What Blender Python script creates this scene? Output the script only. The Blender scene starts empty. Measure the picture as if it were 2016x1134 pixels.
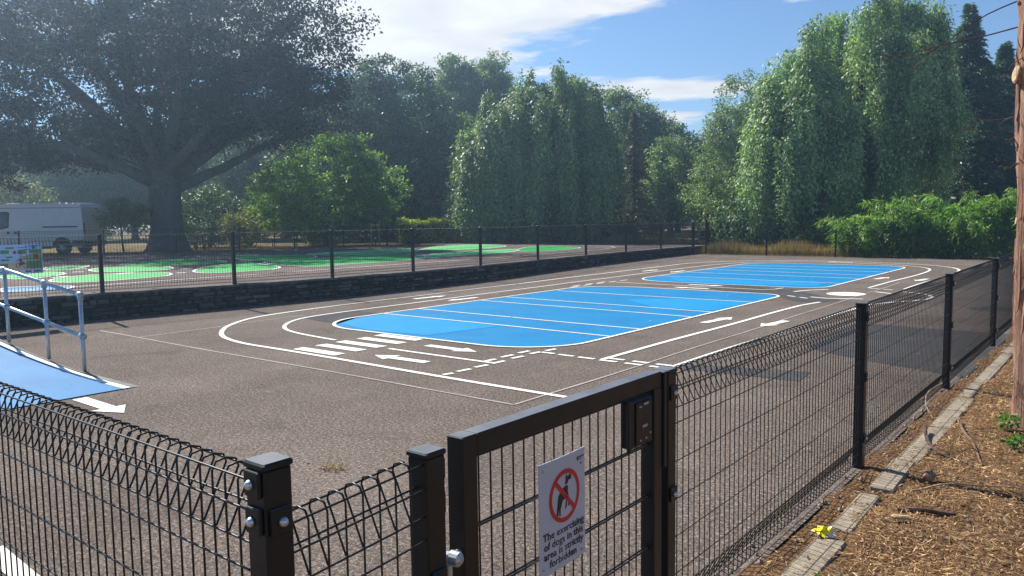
import bpy, math, random
import numpy as np
from mathutils import Vector, Matrix
R = math.radians
rng = np.random.default_rng(7)
random.seed(7)
sc = bpy.context.scene
COL = sc.collection

# ------------------------------------------------------------------ helpers
class MB:
    """collects vertices and faces for one mesh"""
    def __init__(s): s.v = []; s.f = []; s.n = 0; s.mi = []
    def add(s, v, f, m=0):
        v = np.asarray(v, float).reshape(-1, 3); s.v.append(v)
        for q in f: s.f.append(tuple(i + s.n for i in q)); s.mi.append(m)
        s.n += len(v); return s
    def box(s, c, d, m=0, rz=0, bev=0):
        x, y, z = (k / 2 for k in d)
        if bev:
            b = bev; P = []
            for zz, ins in ((-z, b), (-z + b, 0), (z - b, 0), (z, b)):
                X, Y = x - ins, y - ins
                P += [(-X + b, -Y, zz), (X - b, -Y, zz), (X, -Y + b, zz), (X, Y - b, zz), (X - b, Y, zz), (-X + b, Y, zz), (-X, Y - b, zz), (-X, -Y + b, zz)]
            F = [tuple(range(7, -1, -1)), tuple(range(24, 32))]
            for k in range(3):
                for i in range(8):
                    a, b2 = k * 8 + i, k * 8 + (i + 1) % 8
                    F.append((a, b2, b2 + 8, a + 8))
        else:
            P = [(-x, -y, -z), (x, -y, -z), (x, y, -z), (-x, y, -z), (-x, -y, z), (x, -y, z), (x, y, z), (-x, y, z)]
            F = [(3, 2, 1, 0), (4, 5, 6, 7), (0, 1, 5, 4), (1, 2, 6, 5), (2, 3, 7, 6), (3, 0, 4, 7)]
        P = np.array(P)
        if rz:
            c_, s_ = math.cos(rz), math.sin(rz)
            P = np.stack([P[:, 0] * c_ - P[:, 1] * s_, P[:, 0] * s_ + P[:, 1] * c_, P[:, 2]], 1)
        return s.add(P + np.array(c), F, m)
    def tube(s, pts, r, sides=6, m=0, cap=True, wob=0):
        P = np.asarray(pts, float); n = len(P); r = np.broadcast_to(np.asarray(r, float), (n,))
        T = np.gradient(P, axis=0); T /= np.linalg.norm(T, axis=1)[:, None] + 1e-9
        ref = np.array([0, 0, 1.]) if abs(T[0, 2]) < .9 else np.array([1., 0, 0])
        V = []
        a = np.linspace(0, 2 * np.pi, sides, endpoint=False)
        u = np.cross(T[0], ref); u /= np.linalg.norm(u)
        for i in range(n):
            u = u - T[i] * (u @ T[i]); u /= np.linalg.norm(u) + 1e-9
            w = np.cross(T[i], u)
            rr = r[i] * (1 + (wob * rng.standard_normal(sides) if wob else 0))
            V.append(P[i] + (np.cos(a) * rr)[:, None] * u + (np.sin(a) * rr)[:, None] * w)
        F = []
        for i in range(n - 1):
            for k in range(sides):
                k2 = (k + 1) % sides
                F.append((i * sides + k, i * sides + k2, (i + 1) * sides + k2, (i + 1) * sides + k))
        if cap: F += [tuple(range(sides - 1, -1, -1)), tuple(range((n - 1) * sides, n * sides))]
        return s.add(np.concatenate(V), F, m)
    def cyl(s, a, b, r, sides=12, m=0): return s.tube([a, b], r, sides, m)
    def poly(s, pts, z, m=0):
        return s.add([(p[0], p[1], z) for p in pts], [tuple(range(len(pts)))], m)
    def mesh(s, name, mats, smooth=False, shift=(0, 0, 0)):
        me = bpy.data.meshes.new(name)
        V = np.concatenate(s.v) - np.array(shift) if s.v else np.zeros((0, 3))
        me.from_pydata(V.tolist(), [], s.f)
        for k in (mats if isinstance(mats, (list, tuple)) else [mats]): me.materials.append(k)
        if any(s.mi): me.polygons.foreach_set('material_index', s.mi)
        if smooth: me.polygons.foreach_set('use_smooth', [True] * len(s.f))
        me.update(); return me

def tag(o, label=None, cat=None, group=None, kind=None):
    if label: o['label'] = label
    if cat: o['category'] = cat
    if group: o['group'] = group
    if kind: o['kind'] = kind
    return o
def empty(name, loc, label, cat, group=None):
    o = bpy.data.objects.new(name, None); COL.objects.link(o); o.location = loc
    o.empty_display_size = .1
    return tag(o, label, cat, group)
def put(name, me, parent=None, loc=(0, 0, 0), rz=0):
    o = bpy.data.objects.new(name, me); COL.objects.link(o)
    o.parent = parent; o.location = loc; o.rotation_euler = (0, 0, rz)
    return o
def part(name, mb, mats, parent=None, smooth=False, world=True, loc=(0, 0, 0), rz=0):
    """mb in world coordinates (world=True): stored relative to the thing's base"""
    sh = (0, 0, 0)
    if world and parent is not None:
        p = parent; sh = np.zeros(3)
        while p is not None: sh = sh + np.array(p.location); p = p.parent
    return put(name, mb.mesh(name, mats, smooth, sh), parent, loc, rz)
def copy_tree(o, parent=None):
    c = o.copy(); COL.objects.link(c); c.parent = parent
    for ch in list(o.children): copy_tree(ch, c)
    return c

def leaf_mesh(name, P, A, N, L, W, m):
    n = len(P)
    A = A / (np.linalg.norm(A, axis=1)[:, None] + 1e-9)
    S = np.cross(A, N); S /= np.linalg.norm(S, axis=1)[:, None] + 1e-9
    L = np.broadcast_to(L, (n,))[:, None]; W = np.broadcast_to(W, (n,))[:, None]
    V = np.stack([P, P + A * L * .45 + S * W * .5, P + A * L, P + A * L * .45 - S * W * .5], 1).reshape(-1, 3)
    me = bpy.data.meshes.new(name)
    me.vertices.add(4 * n); me.vertices.foreach_set('co', V.astype(np.float32).ravel())
    me.loops.add(4 * n); me.loops.foreach_set('vertex_index', np.arange(4 * n, dtype=np.int32))
    me.polygons.add(n)
    me.polygons.foreach_set('loop_start', np.arange(0, 4 * n, 4, dtype=np.int32))
    me.materials.append(m); me.update(calc_edges=True)
    return me

# ------------------------------------------------------------------ materials
class NT:
    def __init__(s, name):
        s.m = bpy.data.materials.new(name); s.m.use_nodes = True
        s.t = s.m.node_tree; s.t.nodes.clear(); s.out = s.n('ShaderNodeOutputMaterial')
    def n(s, typ, **kw):
        o = s.t.nodes.new(typ)
        for k, v in kw.items(): setattr(o, k, v)
        return o
    def l(s, a, b): s.t.links.new(a, b)
    def pos(s, scale=(1, 1, 1), obj=False):
        src = s.n('ShaderNodeTexCoord').outputs['Object'] if obj else s.n('ShaderNodeNewGeometry').outputs['Position']
        mp = s.n('ShaderNodeMapping'); mp.inputs['Scale'].default_value = scale
        s.l(src, mp.inputs['Vector']); return mp.outputs[0]
    def noise(s, scale, detail=3, rough=.6, vec=None, dist=0):
        o = s.n('ShaderNodeTexNoise'); o.inputs['Scale'].default_value = scale
        o.inputs['Detail'].default_value = detail; o.inputs['Roughness'].default_value = rough
        o.inputs['Distortion'].default_value = dist
        s.l(vec if vec is not None else s.pos(), o.inputs['Vector']); return o.outputs['Fac']
    def ramp(s, fac, stops):
        o = s.n('ShaderNodeValToRGB'); e = o.color_ramp.elements
        while len(e) < len(stops): e.new(.5)
        for k, (p, c) in enumerate(stops):
            e[k].position = p
            e[k].color = (c, c, c, 1) if isinstance(c, (int, float)) else (*c, 1)
        s.l(fac, o.inputs[0]); return o.outputs[0]
    def mix(s, fac, a, b, typ='MIX'):
        o = s.n('ShaderNodeMix', data_type='RGBA', blend_type=typ)
        for v, i in ((fac, 0), (a, 6), (b, 7)):
            if isinstance(v, (int, float)): o.inputs[i].default_value = v
            elif isinstance(v, tuple): o.inputs[i].default_value = (*v, 1)
            else: s.l(v, o.inputs[i])
        return o.outputs[2]
    def math(s, op, a, b=None):
        o = s.n('ShaderNodeMath', operation=op)
        for v, i in ((a, 0), (b, 1)):
            if v is None: continue
            if isinstance(v, (int, float)): o.inputs[i].default_value = v
            else: s.l(v, o.inputs[i])
        return o.outputs[0]
    def bump(s, h, strength=.5, dist=.01):
        o = s.n('ShaderNodeBump'); o.inputs['Strength'].default_value = strength
        o.inputs['Distance'].default_value = dist; s.l(h, o.inputs['Height']); return o.outputs[0]
    def bsdf(s, col, rough=.8, metal=0, spec=.3, normal=None):
        o = s.n('ShaderNodeBsdfPrincipled')
        if isinstance(col, tuple): o.inputs['Base Color'].default_value = (*col, 1)
        else: s.l(col, o.inputs['Base Color'])
        if isinstance(rough, (int, float)): o.inputs['Roughness'].default_value = rough
        else: s.l(rough, o.inputs['Roughness'])
        o.inputs['Metallic'].default_value = metal; o.inputs['Specular IOR Level'].default_value = spec
        if normal is not None: s.l(normal, o.inputs['Normal'])
        s.l(o.outputs[0], s.out.inputs[0]); return o

def simple(name, col, rough=.6, metal=0, spec=.4, var=.25, vs=6, bump=0, bs=60):
    t = NT(name); c2 = tuple(min(1, k * (1 + var)) for k in col); c1 = tuple(k * (1 - var) for k in col)
    c = t.ramp(t.noise(vs, 4), [(.3, c1), (.7, c2)])
    nm = t.bump(t.noise(bs, 2), bump, .004) if bump else None
    t.bsdf(c, rough, metal, spec, nm); return t.m

def asphalt(name, a, b, dark, fine=140., mott=.16):
    t = NT(name)
    f = t.noise(fine, 3, .75)
    f2 = t.noise(fine * .32, 2, .7)
    f = t.math('ADD', t.math('MULTIPLY', f, .6), t.math('MULTIPLY', f2, .4))
    c = t.ramp(f, [(.38, dark), (.48, a), (.52, a), (.63, b)])
    med = t.noise(9., 4, .7)
    c = t.mix(.55, c, t.ramp(med, [(.3, .40), (.7, .60)]), 'OVERLAY')
    big = t.noise(.55, 5, .6)
    c = t.mix(1., c, t.ramp(big, [(.32, 1 - mott), (.68, 1 + mott)]), 'MULTIPLY')
    dust_sheen = t.noise(2.3, 6, .7, t.pos((1., .6, 1)))
    c = t.mix(t.math('MULTIPLY', t.ramp(dust_sheen, [(.52, 0.), (.78, 1.)]), .22), c, (.30, .25, .20))
    st = t.noise(.9, 3, .5, t.pos((1., 1., 1)), 1.5)
    c = t.mix(t.math('MULTIPLY', t.ramp(st, [(.60, 0.), (.70, 1.)]), .28), c, (.055, .045, .038))
    t.bsdf(c, .95, 0, .08, t.bump(f, .7, .006)); return t.m

M = {}
M['asphalt'] = asphalt('asphalt', (.124, .098, .081), (.47, .385, .325), (.010, .0075, .006), 135., .20)
M['asphalt_up'] = asphalt('asphalt_upper', (.150, .116, .102), (.34, .27, .24), (.035, .026, .022), 80., .22)
M['patch'] = asphalt('patch', (.075, .073, .073), (.115, .112, .11), (.04, .039, .039), 170., .12)
def paint(name, col, worn, wcol, rough=.6, streak=True, amt=.5):
    t = NT(name)
    f = t.noise(130., 2, .6)
    big = t.noise(1.3, 5, .65)
    c = t.mix(t.ramp(big, [(.3, 0.), (.75, 1.)]), col, worn)
    if streak:
        st = t.noise(1., 3, .6, t.pos((1.2, 9., 1)))
        c = t.mix(t.math('MULTIPLY', t.ramp(st, [(.45, 0.), (.8, 1.)]), .5), c, worn)
    c = t.mix(t.ramp(t.noise(24, 6, .8), [(.56, 0.), (.70, amt)]), c, wcol)
    c = t.mix(.5, c, t.ramp(f, [(.3, .36), (.7, .60)]), 'OVERLAY')
    t.bsdf(c, rough, 0, .12, t.bump(f, .4, .005)); return t.m
M['blue'] = paint('blue_paint', (.005, .172, .385), (.013, .225, .46), (.010, .11, .26))
M['blue_light'] = paint('blue_paint_fresh', (.006, .235, .52), (.014, .28, .58), (.012, .15, .36))
M['blue_ramp'] = paint('blue_paint_ramp', (.008, .130, .32), (.024, .200, .43), (.010, .095, .25), amt=.6)
M['green'] = paint('green_paint', (.018, .33, .060), (.040, .42, .095), (.02, .19, .045))
M['green_sheen'] = paint('green_paint_sheen', (.11, .48, .155), (.17, .55, .22), (.05, .26, .09))  # grazing sky sheen put into the colour of the farther islands
M['white'] = paint('white_paint', (.80, .785, .70), (.86, .84, .77), (.42, .38, .34), streak=False, amt=.7)
M['faded'] = paint('faded_white_paint', (.50, .44, .40), (.30, .25, .22), (.15, .115, .095), streak=False, amt=.9)

t = NT('black_coating')
c = t.ramp(t.noise(14, 4), [(.3, (.0028, .0034, .0048)), (.7, (.006, .007, .009))])
c = t.mix(t.ramp(t.noise(38, 5, .75), [(.66, 0.), (.74, .5)]), c, (.06, .06, .065))
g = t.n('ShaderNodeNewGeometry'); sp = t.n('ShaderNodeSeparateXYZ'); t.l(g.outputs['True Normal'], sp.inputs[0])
dust_sheen = t.math('MULTIPLY', t.ramp(sp.outputs[2], [(.75, 0.), (.95, 1.)]), t.ramp(t.noise(7, 4), [(.3, .55), (.7, .95)]))
c = t.mix(dust_sheen, c, (.155, .16, .175))       # sky sheen painted as a pale dusty colour on the upward faces
t.bsdf(c, t.ramp(t.noise(9, 4), [(.3, .36), (.7, .50)]), 0, .42, t.bump(t.noise(300, 1), .05, .002)); M['black'] = t.m
M['wire'] = simple('wire_coating', (.006, .0052, .005), .4, 0, .5, .3, 30)
M['galv'] = simple('galvanised_steel', (.46, .48, .50), .42, .75, .5, .25, 22, .1, 90)
t = NT('galvanised_tube')
c = t.ramp(t.noise(16, 5, .7), [(.3, (.42, .45, .47)), (.7, (.62, .65, .67))])
c = t.mix(t.ramp(t.noise(7, 5, .75), [(.60, 0.), (.72, .7)]), c, (.24, .17, .12))
t.bsdf(c, .38, .55, .5); M['tube'] = t.m
M['bolt'] = simple('bolt_steel', (.62, .63, .65), .32, .8, .5, .2, 60)
M['dark_iron'] = simple('dark_iron', (.02, .02, .022), .5, .3, .5)
M['rubber'] = simple('rubber', (.014, .014, .015), .8, 0, .3)
M['sign_white'] = simple('sign_face', (.50, .50, .56), .35, 0, .5, .04, 8)
M['sign_red'] = simple('sign_red', (.55, .012, .02), .35, 0, .5, .06)
M['sign_ink'] = simple('sign_ink', (.012, .012, .018), .4, 0, .4)
M['concrete'] = simple('concrete', (.17, .155, .135), .9, 0, .2, .35, 5, .5, 60)
M['ramp_side'] = simple('ramp_concrete', (.20, .20, .18), .9, 0, .2, .25, 4, .4, 60)

# stone slabs along the fence
t = NT('edging_stone')
c = t.ramp(t.noise(6, 6, .7), [(.3, (.20, .165, .12)), (.7, (.44, .37, .275))])
c = t.mix(t.ramp(t.noise(40, 4, .7), [(.45, 0.), (.7, .6)]), c, (.11, .09, .07))
t.bsdf(c, .95, 0, .15, t.bump(t.noise(30, 5, .7), .6, .01)); M['slab'] = t.m

def leafmat(name, c1, c2, c3, trans=.4, tcol=None, rough=.5, nscale=.55):
    t = NT(name)
    g = t.n('ShaderNodeNewGeometry')
    c = t.ramp(g.outputs['Random Per Island'], [(0., c1), (.55, c2), (1., c3)])
    c = t.mix(1., c, t.ramp(t.noise(nscale, 3, .6), [(.3, .62), (.7, 1.3)]), 'MULTIPLY')
    p = t.bsdf(c, rough, 0, .4)
    tr = t.n('ShaderNodeBsdfTranslucent')
    if tcol is None: tcol = (1.5, 1.65, .55)
    t.l(t.mix(1., c, tcol, 'MULTIPLY'), tr.inputs[0])
    ms = t.n('ShaderNodeMixShader'); ms.inputs[0].default_value = trans
    t.l(p.outputs[0], ms.inputs[1]); t.l(tr.outputs[0], ms.inputs[2]); t.l(ms.outputs[0], t.out.inputs[0])
    return t.m
M['lf_beech'] = leafmat('copper_beech_leaf', (.028, .034, .034), (.040, .042, .040), (.062, .056, .044), .22, (1.7, 1.25, .7), .8)
M['lf_maple'] = leafmat('bright_leaf', (0.082, 0.153, 0.036), (0.138, 0.242, 0.051), (0.230, 0.341, 0.088), 0.42)
M['lf_dark'] = leafmat('dark_leaf', (0.044, 0.081, 0.044), (0.069, 0.117, 0.057), (0.106, 0.163, 0.077), 0.3)
M['lf_poplar'] = leafmat('poplar_leaf', (0.097, 0.144, 0.083), (0.169, 0.241, 0.124), (0.274, 0.354, 0.179), 0.32)
M['lf_weep'] = leafmat('weeping_ash_leaf', (0.140, 0.218, 0.090), (0.237, 0.350, 0.143), (0.420, 0.560, 0.256), 0.3)
M['lf_weep2'] = leafmat('weeping_leaf_grey', (0.118, 0.176, 0.083), (0.193, 0.277, 0.117), (0.336, 0.437, 0.193), 0.28)
M['lf_conifer'] = leafmat('conifer_needles', (0.048, 0.090, 0.048), (0.086, 0.144, 0.069), (0.154, 0.225, 0.096), 0.15)
M['lf_spruce'] = leafmat('dying_spruce_needles', (0.065, 0.068, 0.044), (0.091, 0.098, 0.058), (0.130, 0.130, 0.078), .2)
M['lf_bamboo'] = leafmat('bamboo_leaf', (.085, .185, .035), (.160, .300, .055), (.310, .420, .090), .38)
M['lf_hedge'] = leafmat('hedge_leaf', (0.078, 0.146, 0.040), (0.127, 0.215, 0.054), (0.195, 0.293, 0.072), .35)
M['lf_gold'] = leafmat('golden_hedge_leaf', (0.176, 0.216, 0.026), (0.270, 0.311, 0.036), (0.378, 0.405, 0.060), .4)
M['lf_weed'] = leafmat('weed_leaf', (0.075, 0.128, 0.045), (0.120, 0.180, 0.068), (0.180, 0.240, 0.090), .35)
M['lf_ivy'] = leafmat('ivy_leaf', (.05, .13, .02), (.08, .19, .03), (.12, .24, .05), .35)
M['lf_yellow'] = leafmat('yellowing_leaf', (.09, .11, .025), (.14, .15, .035), (.19, .19, .05), .45)
M['lf_grass'] = leafmat('dry_grass_blade', (.20, .145, .06), (.30, .22, .095), (.38, .29, .13), .3, (1.2, 1.1, .7))
M['lf_grass_g'] = leafmat('green_grass_blade', (.07, .10, .03), (.11, .14, .045), (.22, .19, .08), .35)
M['litter'] = leafmat('needle_litter', (.17, .085, .035), (.45, .26, .105), (.80, .54, .27), .1, (1.2, 1., .7), .8, 5.)
M['crisp'] = leafmat('dry_leaf', (.16, .10, .045), (.28, .19, .09), (.46, .36, .20), .15, (1.2, 1., .7), .7, 6.)

def bark(name, c1, c2, sx=14, sz=1.6, b=.8):
    t = NT(name); f = t.noise(1., 5, .65, t.pos((sx, sx, sz)), 1.2)
    t.bsdf(t.ramp(f, [(.32, c1), (.68, c2)]), .95, 0, .15, t.bump(f, b, .03)); return t.m
M['bark'] = bark('bark_grey', (.045, .04, .036), (.11, .10, .09), 9, 2.2)
M['bark_beech'] = bark('bark_beech', (.085, .082, .08), (.15, .145, .14), 3, 2.5, .4)
M['bark_dark'] = bark('bark_dark', (.03, .027, .024), (.075, .066, .058))
t = NT('bark_cypress')
f = t.noise(1., 6, .7, t.pos((26, 26, 1.5)), 2.0)
c = t.ramp(f, [(.30, (.13, .065, .04)), (.47, (.36, .19, .125)), (.62, (.52, .32, .23)), (.75, (.64, .47, .35))])
c = t.mix(t.ramp(t.noise(5., 4, .7), [(.5, 0.), (.75, .55)]), c, (.33, .27, .22))
t.bsdf(c, .95, 0, .12, t.bump(f, 1., .03)); M['bark_cyp'] = t.m
M['pale_twig'] = simple('pale_twig', (.26, .23, .19), .9, 0, .2, .3, 12)
M['cutwood'] = simple('cut_wood', (.50, .35, .20), .9, 0, .2, .25, 30, .3, 80)
M['twig'] = simple('twig', (.20, .13, .085), .9, 0, .2, .45, 18)
M['twig_dead'] = simple('dead_twig', (.11, .07, .055), .9, 0, .2, .4, 18)

# ------------------------------------------------------------------ camera (recovered from the photograph's perspective)
F_, PIT, ROL, YAW, CH = 1541.59, .0893095, -.014392, .6786586, 1.65
fw = Vector((-math.sin(YAW) * math.cos(PIT), math.cos(YAW) * math.cos(PIT), -math.sin(PIT)))
rt = Vector((math.cos(YAW), math.sin(YAW), 0)); up = rt.cross(fw)
rt2 = rt * math.cos(ROL) + up * math.sin(ROL); up2 = -rt * math.sin(ROL) + up * math.cos(ROL)
cam = bpy.data.cameras.new('camera'); co = bpy.data.objects.new('camera', cam); COL.objects.link(co)
cam.sensor_width = 36; cam.lens = F_ / 2016 * 36; cam.clip_start = .05; cam.clip_end = 2000
co.matrix_world = Matrix(((rt2.x, up2.x, -fw.x, 0), (rt2.y, up2.y, -fw.y, 0), (rt2.z, up2.z, -fw.z, CH), (0, 0, 0, 1)))
sc.camera = co

# ------------------------------------------------------------------ sun and sky
SUN_EL, SUN = R(44), Vector((-1, .20, 0)).normalized()
sd = Vector((SUN.x * math.cos(SUN_EL), SUN.y * math.cos(SUN_EL), math.sin(SUN_EL)))
sl = bpy.data.lights.new('sun', 'SUN'); sl.energy = 5.0; sl.angle = R(.53); sl.color = (1, .955, .88)
so = bpy.data.objects.new('sun', sl); COL.objects.link(so); so.rotation_euler = sd.to_track_quat('Z', 'Y').to_euler()
so.location = (-30, 5, 40)
w = bpy.data.worlds.new('World'); sc.world = w; w.use_nodes = True
wt = w.node_tree; wn = wt.nodes; wn.clear()
def W_(typ, **kw):
    o = wn.new(typ)
    for k, v in kw.items(): setattr(o, k, v)
    return o
def wl(a, b): wt.links.new(a, b)
def wm(op, a, b=None, c=None):
    o = W_('ShaderNodeMath', operation=op)
    for v, i in ((a, 0), (b, 1), (c, 2)):
        if v is None: continue
        if isinstance(v, (int, float)): o.inputs[i].default_value = v
        else: wl(v, o.inputs[i])
    return o.outputs[0]
sky = W_('ShaderNodeTexSky', sky_type='NISHITA', sun_disc=False)
sky.sun_elevation = SUN_EL; sky.sun_rotation = math.atan2(sd.x, sd.y); sky.altitude = 60
sky.air_density = 1.0; sky.dust_density = .1; sky.ozone_density = 7.0
tc = W_('ShaderNodeTexCoord'); sx = W_('ShaderNodeSeparateXYZ'); wl(tc.outputs['Generated'], sx.inputs[0])
zc = wm('MAXIMUM', wm('ADD', sx.outputs[2], .05), .06)
cx = wm('DIVIDE', sx.outputs[0], zc); cy = wm('DIVIDE', sx.outputs[1], zc)
cb = W_('ShaderNodeCombineXYZ'); wl(cx, cb.inputs[0]); wl(cy, cb.inputs[1])
# the cloud deck: coordinates on a flat layer above the park, noise plus a few broad banks of cloud and painted glare
def nz(scale, detail, rough, dist, off=(0, 0, 0), stretch=(1, 1, 1)):
    mp = W_('ShaderNodeMapping'); mp.inputs['Location'].default_value = off; mp.inputs['Scale'].default_value = stretch
    mp.inputs['Rotation'].default_value = (0, 0, R(-39))
    wl(cb.outputs[0], mp.inputs['Vector'])
    o = W_('ShaderNodeTexNoise'); o.inputs['Scale'].default_value = scale; o.inputs['Detail'].default_value = detail
    o.inputs['Roughness'].default_value = rough; o.inputs['Distortion'].default_value = dist
    wl(mp.outputs[0], o.inputs['Vector']); return o.outputs['Fac']
n1 = nz(1.1, 8, .58, .5, (3.1, 1.7, 0), (1., .8, 1))
n2 = nz(3.2, 6, .6, .3, (0, 0, 0), (.55, 1.3, 1))
dens = wm('ADD', wm('MULTIPLY', n1, .62), wm('MULTIPLY', n2, .38))
def bank(x, y, ang, rx, ry, amp):
    dx = wm('SUBTRACT', cx, x); dy = wm('SUBTRACT', cy, y); c, s = math.cos(ang), math.sin(ang)
    a = wm('DIVIDE', wm('ADD', wm('MULTIPLY', dx, c), wm('MULTIPLY', dy, s)), rx)
    b = wm('DIVIDE', wm('SUBTRACT', wm('MULTIPLY', dy, c), wm('MULTIPLY', dx, s)), ry)
    r2 = wm('ADD', wm('MULTIPLY', a, a), wm('MULTIPLY', b, b))
    return wm('MULTIPLY', wm('POWER', 2.718, wm('MULTIPLY', r2, -1.)), amp)
def sky_at(u, v):
    d = fw + rt2 * ((u - 1008) / F_) - up2 * ((v - 567) / F_); d.normalize()
    z = max(d.z + .05, .06); return d.x / z, d.y / z
for (a_, b_, rx, ry, amp) in [(-.25, 3.62, .62, .72, .34), (.05, 2.95, .62, .42, .34), (1.0, 4.78, .74, .34, .42), (1.0, 5.75, .75, .35, .30), (1.13, 3.1, .12, .16, .24), (-1.3, 3.3, .9, 1.3, .30)]:  # the last bank paints whitish glare left of the clouds
    x, y, ang = a_ * math.cos(YAW) - b_ * math.sin(YAW), a_ * math.sin(YAW) + b_ * math.cos(YAW), YAW
    dens = wm('ADD', dens, bank(x, y, ang, rx, ry, amp))
cr = W_('ShaderNodeValToRGB'); wl(dens, cr.inputs[0])
cr.color_ramp.elements[0].position = .655; cr.color_ramp.elements[1].position = .77
mixc = W_('ShaderNodeMix', data_type='RGBA')
wl(wm('MULTIPLY', cr.outputs[0], .94), mixc.inputs[0]); wl(sky.outputs[0], mixc.inputs[6])
cc = W_('ShaderNodeValToRGB'); wl(nz(2.2, 5, .6, .4, (5, 2, 0)), cc.inputs[0])
cc.color_ramp.elements[0].color = (6.5, 6.6, 6.8, 1); cc.color_ramp.elements[1].color = (8.0, 8.0, 7.9, 1)
cc.color_ramp.elements[0].position = .35; cc.color_ramp.elements[1].position = .65
wl(cc.outputs[0], mixc.inputs[7])
bg = W_('ShaderNodeBackground'); bg.inputs['Strength'].default_value = .08
wo = W_('ShaderNodeOutputWorld'); wl(mixc.outputs[2], bg.inputs[0]); wl(bg.outputs[0], wo.inputs[0])
sc.view_settings.view_transform = 'Standard'; sc.view_settings.look = 'None'
sc.view_settings.exposure = .72; sc.view_settings.gamma = 1
sc.cycles.max_bounces = 8; sc.cycles.transparent_max_bounces = 8; sc.cycles.diffuse_bounces = 3
sc.cycles.use_denoising = True

# ------------------------------------------------------------------ terrain
def sstep(a, b, x): t = np.clip((x - a) / (b - a), 0, 1); return t * t * (3 - 2 * t)
WALL = [(-14.3, -4), (-14.25, 1.5), (-14.15, 4.73), (-13.95, 6.3), (-13.62, 8.34), (-13.42, 10.51), (-13.38, 12.91), (-13.52, 15.49), (-13.93, 18.57), (-14.34, 21.78), (-14.64, 24.87), (-14.83, 27.88), (-14.95, 31.05)]
WY = np.array([p[1] for p in WALL]); WX = np.array([p[0] for p in WALL])
def wallx(y): return np.interp(y, WY, WX)
def zup(y): return .463 - .0046 * np.clip(y, -5, 33)
def hgt(x, y):
    x = np.asarray(x, float); y = np.asarray(y, float)
    up_ = zup(y) - .05
    step = sstep(0, .12, (wallx(y) - .12) - x)
    slope = sstep(-12.5, -19, x)
    k = sstep(31.3, 33.2, y)
    h = (-.03) * (1 - step) + up_ * step
    h2 = (-.03) * (1 - slope) + up_ * slope
    h = h * (1 - k) + h2 * k
    h = h - .12 * sstep(-31.5, -42, x)
    far = sstep(60, 200, np.hypot(x, y)); h = h * (1 - far)
    return h
xs = np.unique(np.concatenate([np.linspace(-190, -60, 12), np.linspace(-60, -16, 45), np.linspace(-16, -12, 60), np.linspace(-12, 8, 21), np.linspace(8, 120, 12)]))
ys = np.unique(np.concatenate([np.linspace(-60, -6, 8), np.linspace(-6, 40, 70), np.linspace(40, 80, 21), np.linspace(80, 190, 10)]))
X, Y = np.meshgrid(xs, ys); Z = hgt(X, Y)
V = np.stack([X, Y, Z], -1).reshape(-1, 3); nx = len(xs)
F = [(j * nx + i, j * nx + i + 1, (j + 1) * nx + i + 1, (j + 1) * nx + i) for j in range(len(ys) - 1) for i in range(nx - 1)]
t = NT('park_ground')
c = t.ramp(t.noise(.35, 5, .65), [(.32, (.085, .075, .035)), (.5, (.19, .145, .07)), (.68, (.30, .215, .11))])
c = t.mix(.5, c, t.ramp(t.noise(25, 4, .7), [(.3, .3), (.7, .7)]), 'OVERLAY')
t.bsdf(c, .95, 0, .1, t.bump(t.noise(20, 5, .7), .8, .04)); M['ground'] = t.m
mb = MB(); mb.add(V, F)
tag(part('ground', mb, M['ground'], smooth=True), kind='structure')

# lower court
FX = -1.38
ct = MB(); n = 60; yy = np.linspace(-6, 30.9, n)
ct.add([(wallx(y) - .1, y, 0) for y in yy] + [(FX + .03, y, 0) for y in yy], [(i, n + i, n + i + 1, i + 1) for i in range(n - 1)])
court = tag(part('lower_court', ct, M['asphalt']), 'brown grey tarmac court with blue painted pitches', kind='structure')
# upper court
uc = MB(); yy = np.linspace(-6, 32.9, n)
uc.add([(-31.0, y, zup(y)) for y in yy] + [(wallx(y) - .16 if y < 31 else -14.95 - .12, y, zup(y)) for y in yy], [(i, n + i, n + i + 1, i + 1) for i in range(n - 1)])
ucourt = tag(part('upper_court', uc, M['asphalt_up']), 'raised tarmac court painted with green islands', kind='structure')

# -------- markings
def strip(pts, wd, z, closed=False, zf=None):
    P = np.array(pts, float); n = len(P)
    if closed:
        T = np.roll(P, -1, 0) - np.roll(P, 1, 0)
    else: T = np.gradient(P, axis=0)
    T /= np.linalg.norm(T, axis=1)[:, None]; S = np.stack([-T[:, 1], T[:, 0]], 1) * wd / 2
    L, Rr = P + S, P - S
    m_ = MB(); zz = (lambda p: z) if zf is None else (lambda p: zf(p[1]) + z)
    m_.add([(a[0], a[1], zz(a)) for a in L] + [(a[0], a[1], zz(a)) for a in Rr],
           [(n + i, n + (i + 1) % n, (i + 1) % n, i) for i in range(n if closed else n - 1)])
    return m_
def smooth(pts, closed=False, it=2):
    P = [np.array(p, float) for p in pts]
    for _ in range(it):
        Q = [] if closed else [P[0]]
        for i in range(len(P) if closed else len(P) - 1):
            a, b = P[i], P[(i + 1) % len(P)]; Q += [a * .75 + b * .25, a * .25 + b * .75]
        if not closed: Q.append(P[-1])
        P = Q
    return P
def wob(pts, amp=.012):
    out = []
    for k, p in enumerate(pts):
        out.append((p[0] + amp * math.sin(p[1] * 1.7 + p[0]), p[1] + amp * math.sin(p[0] * 1.3 + 2 * p[1])))
    return out
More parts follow.
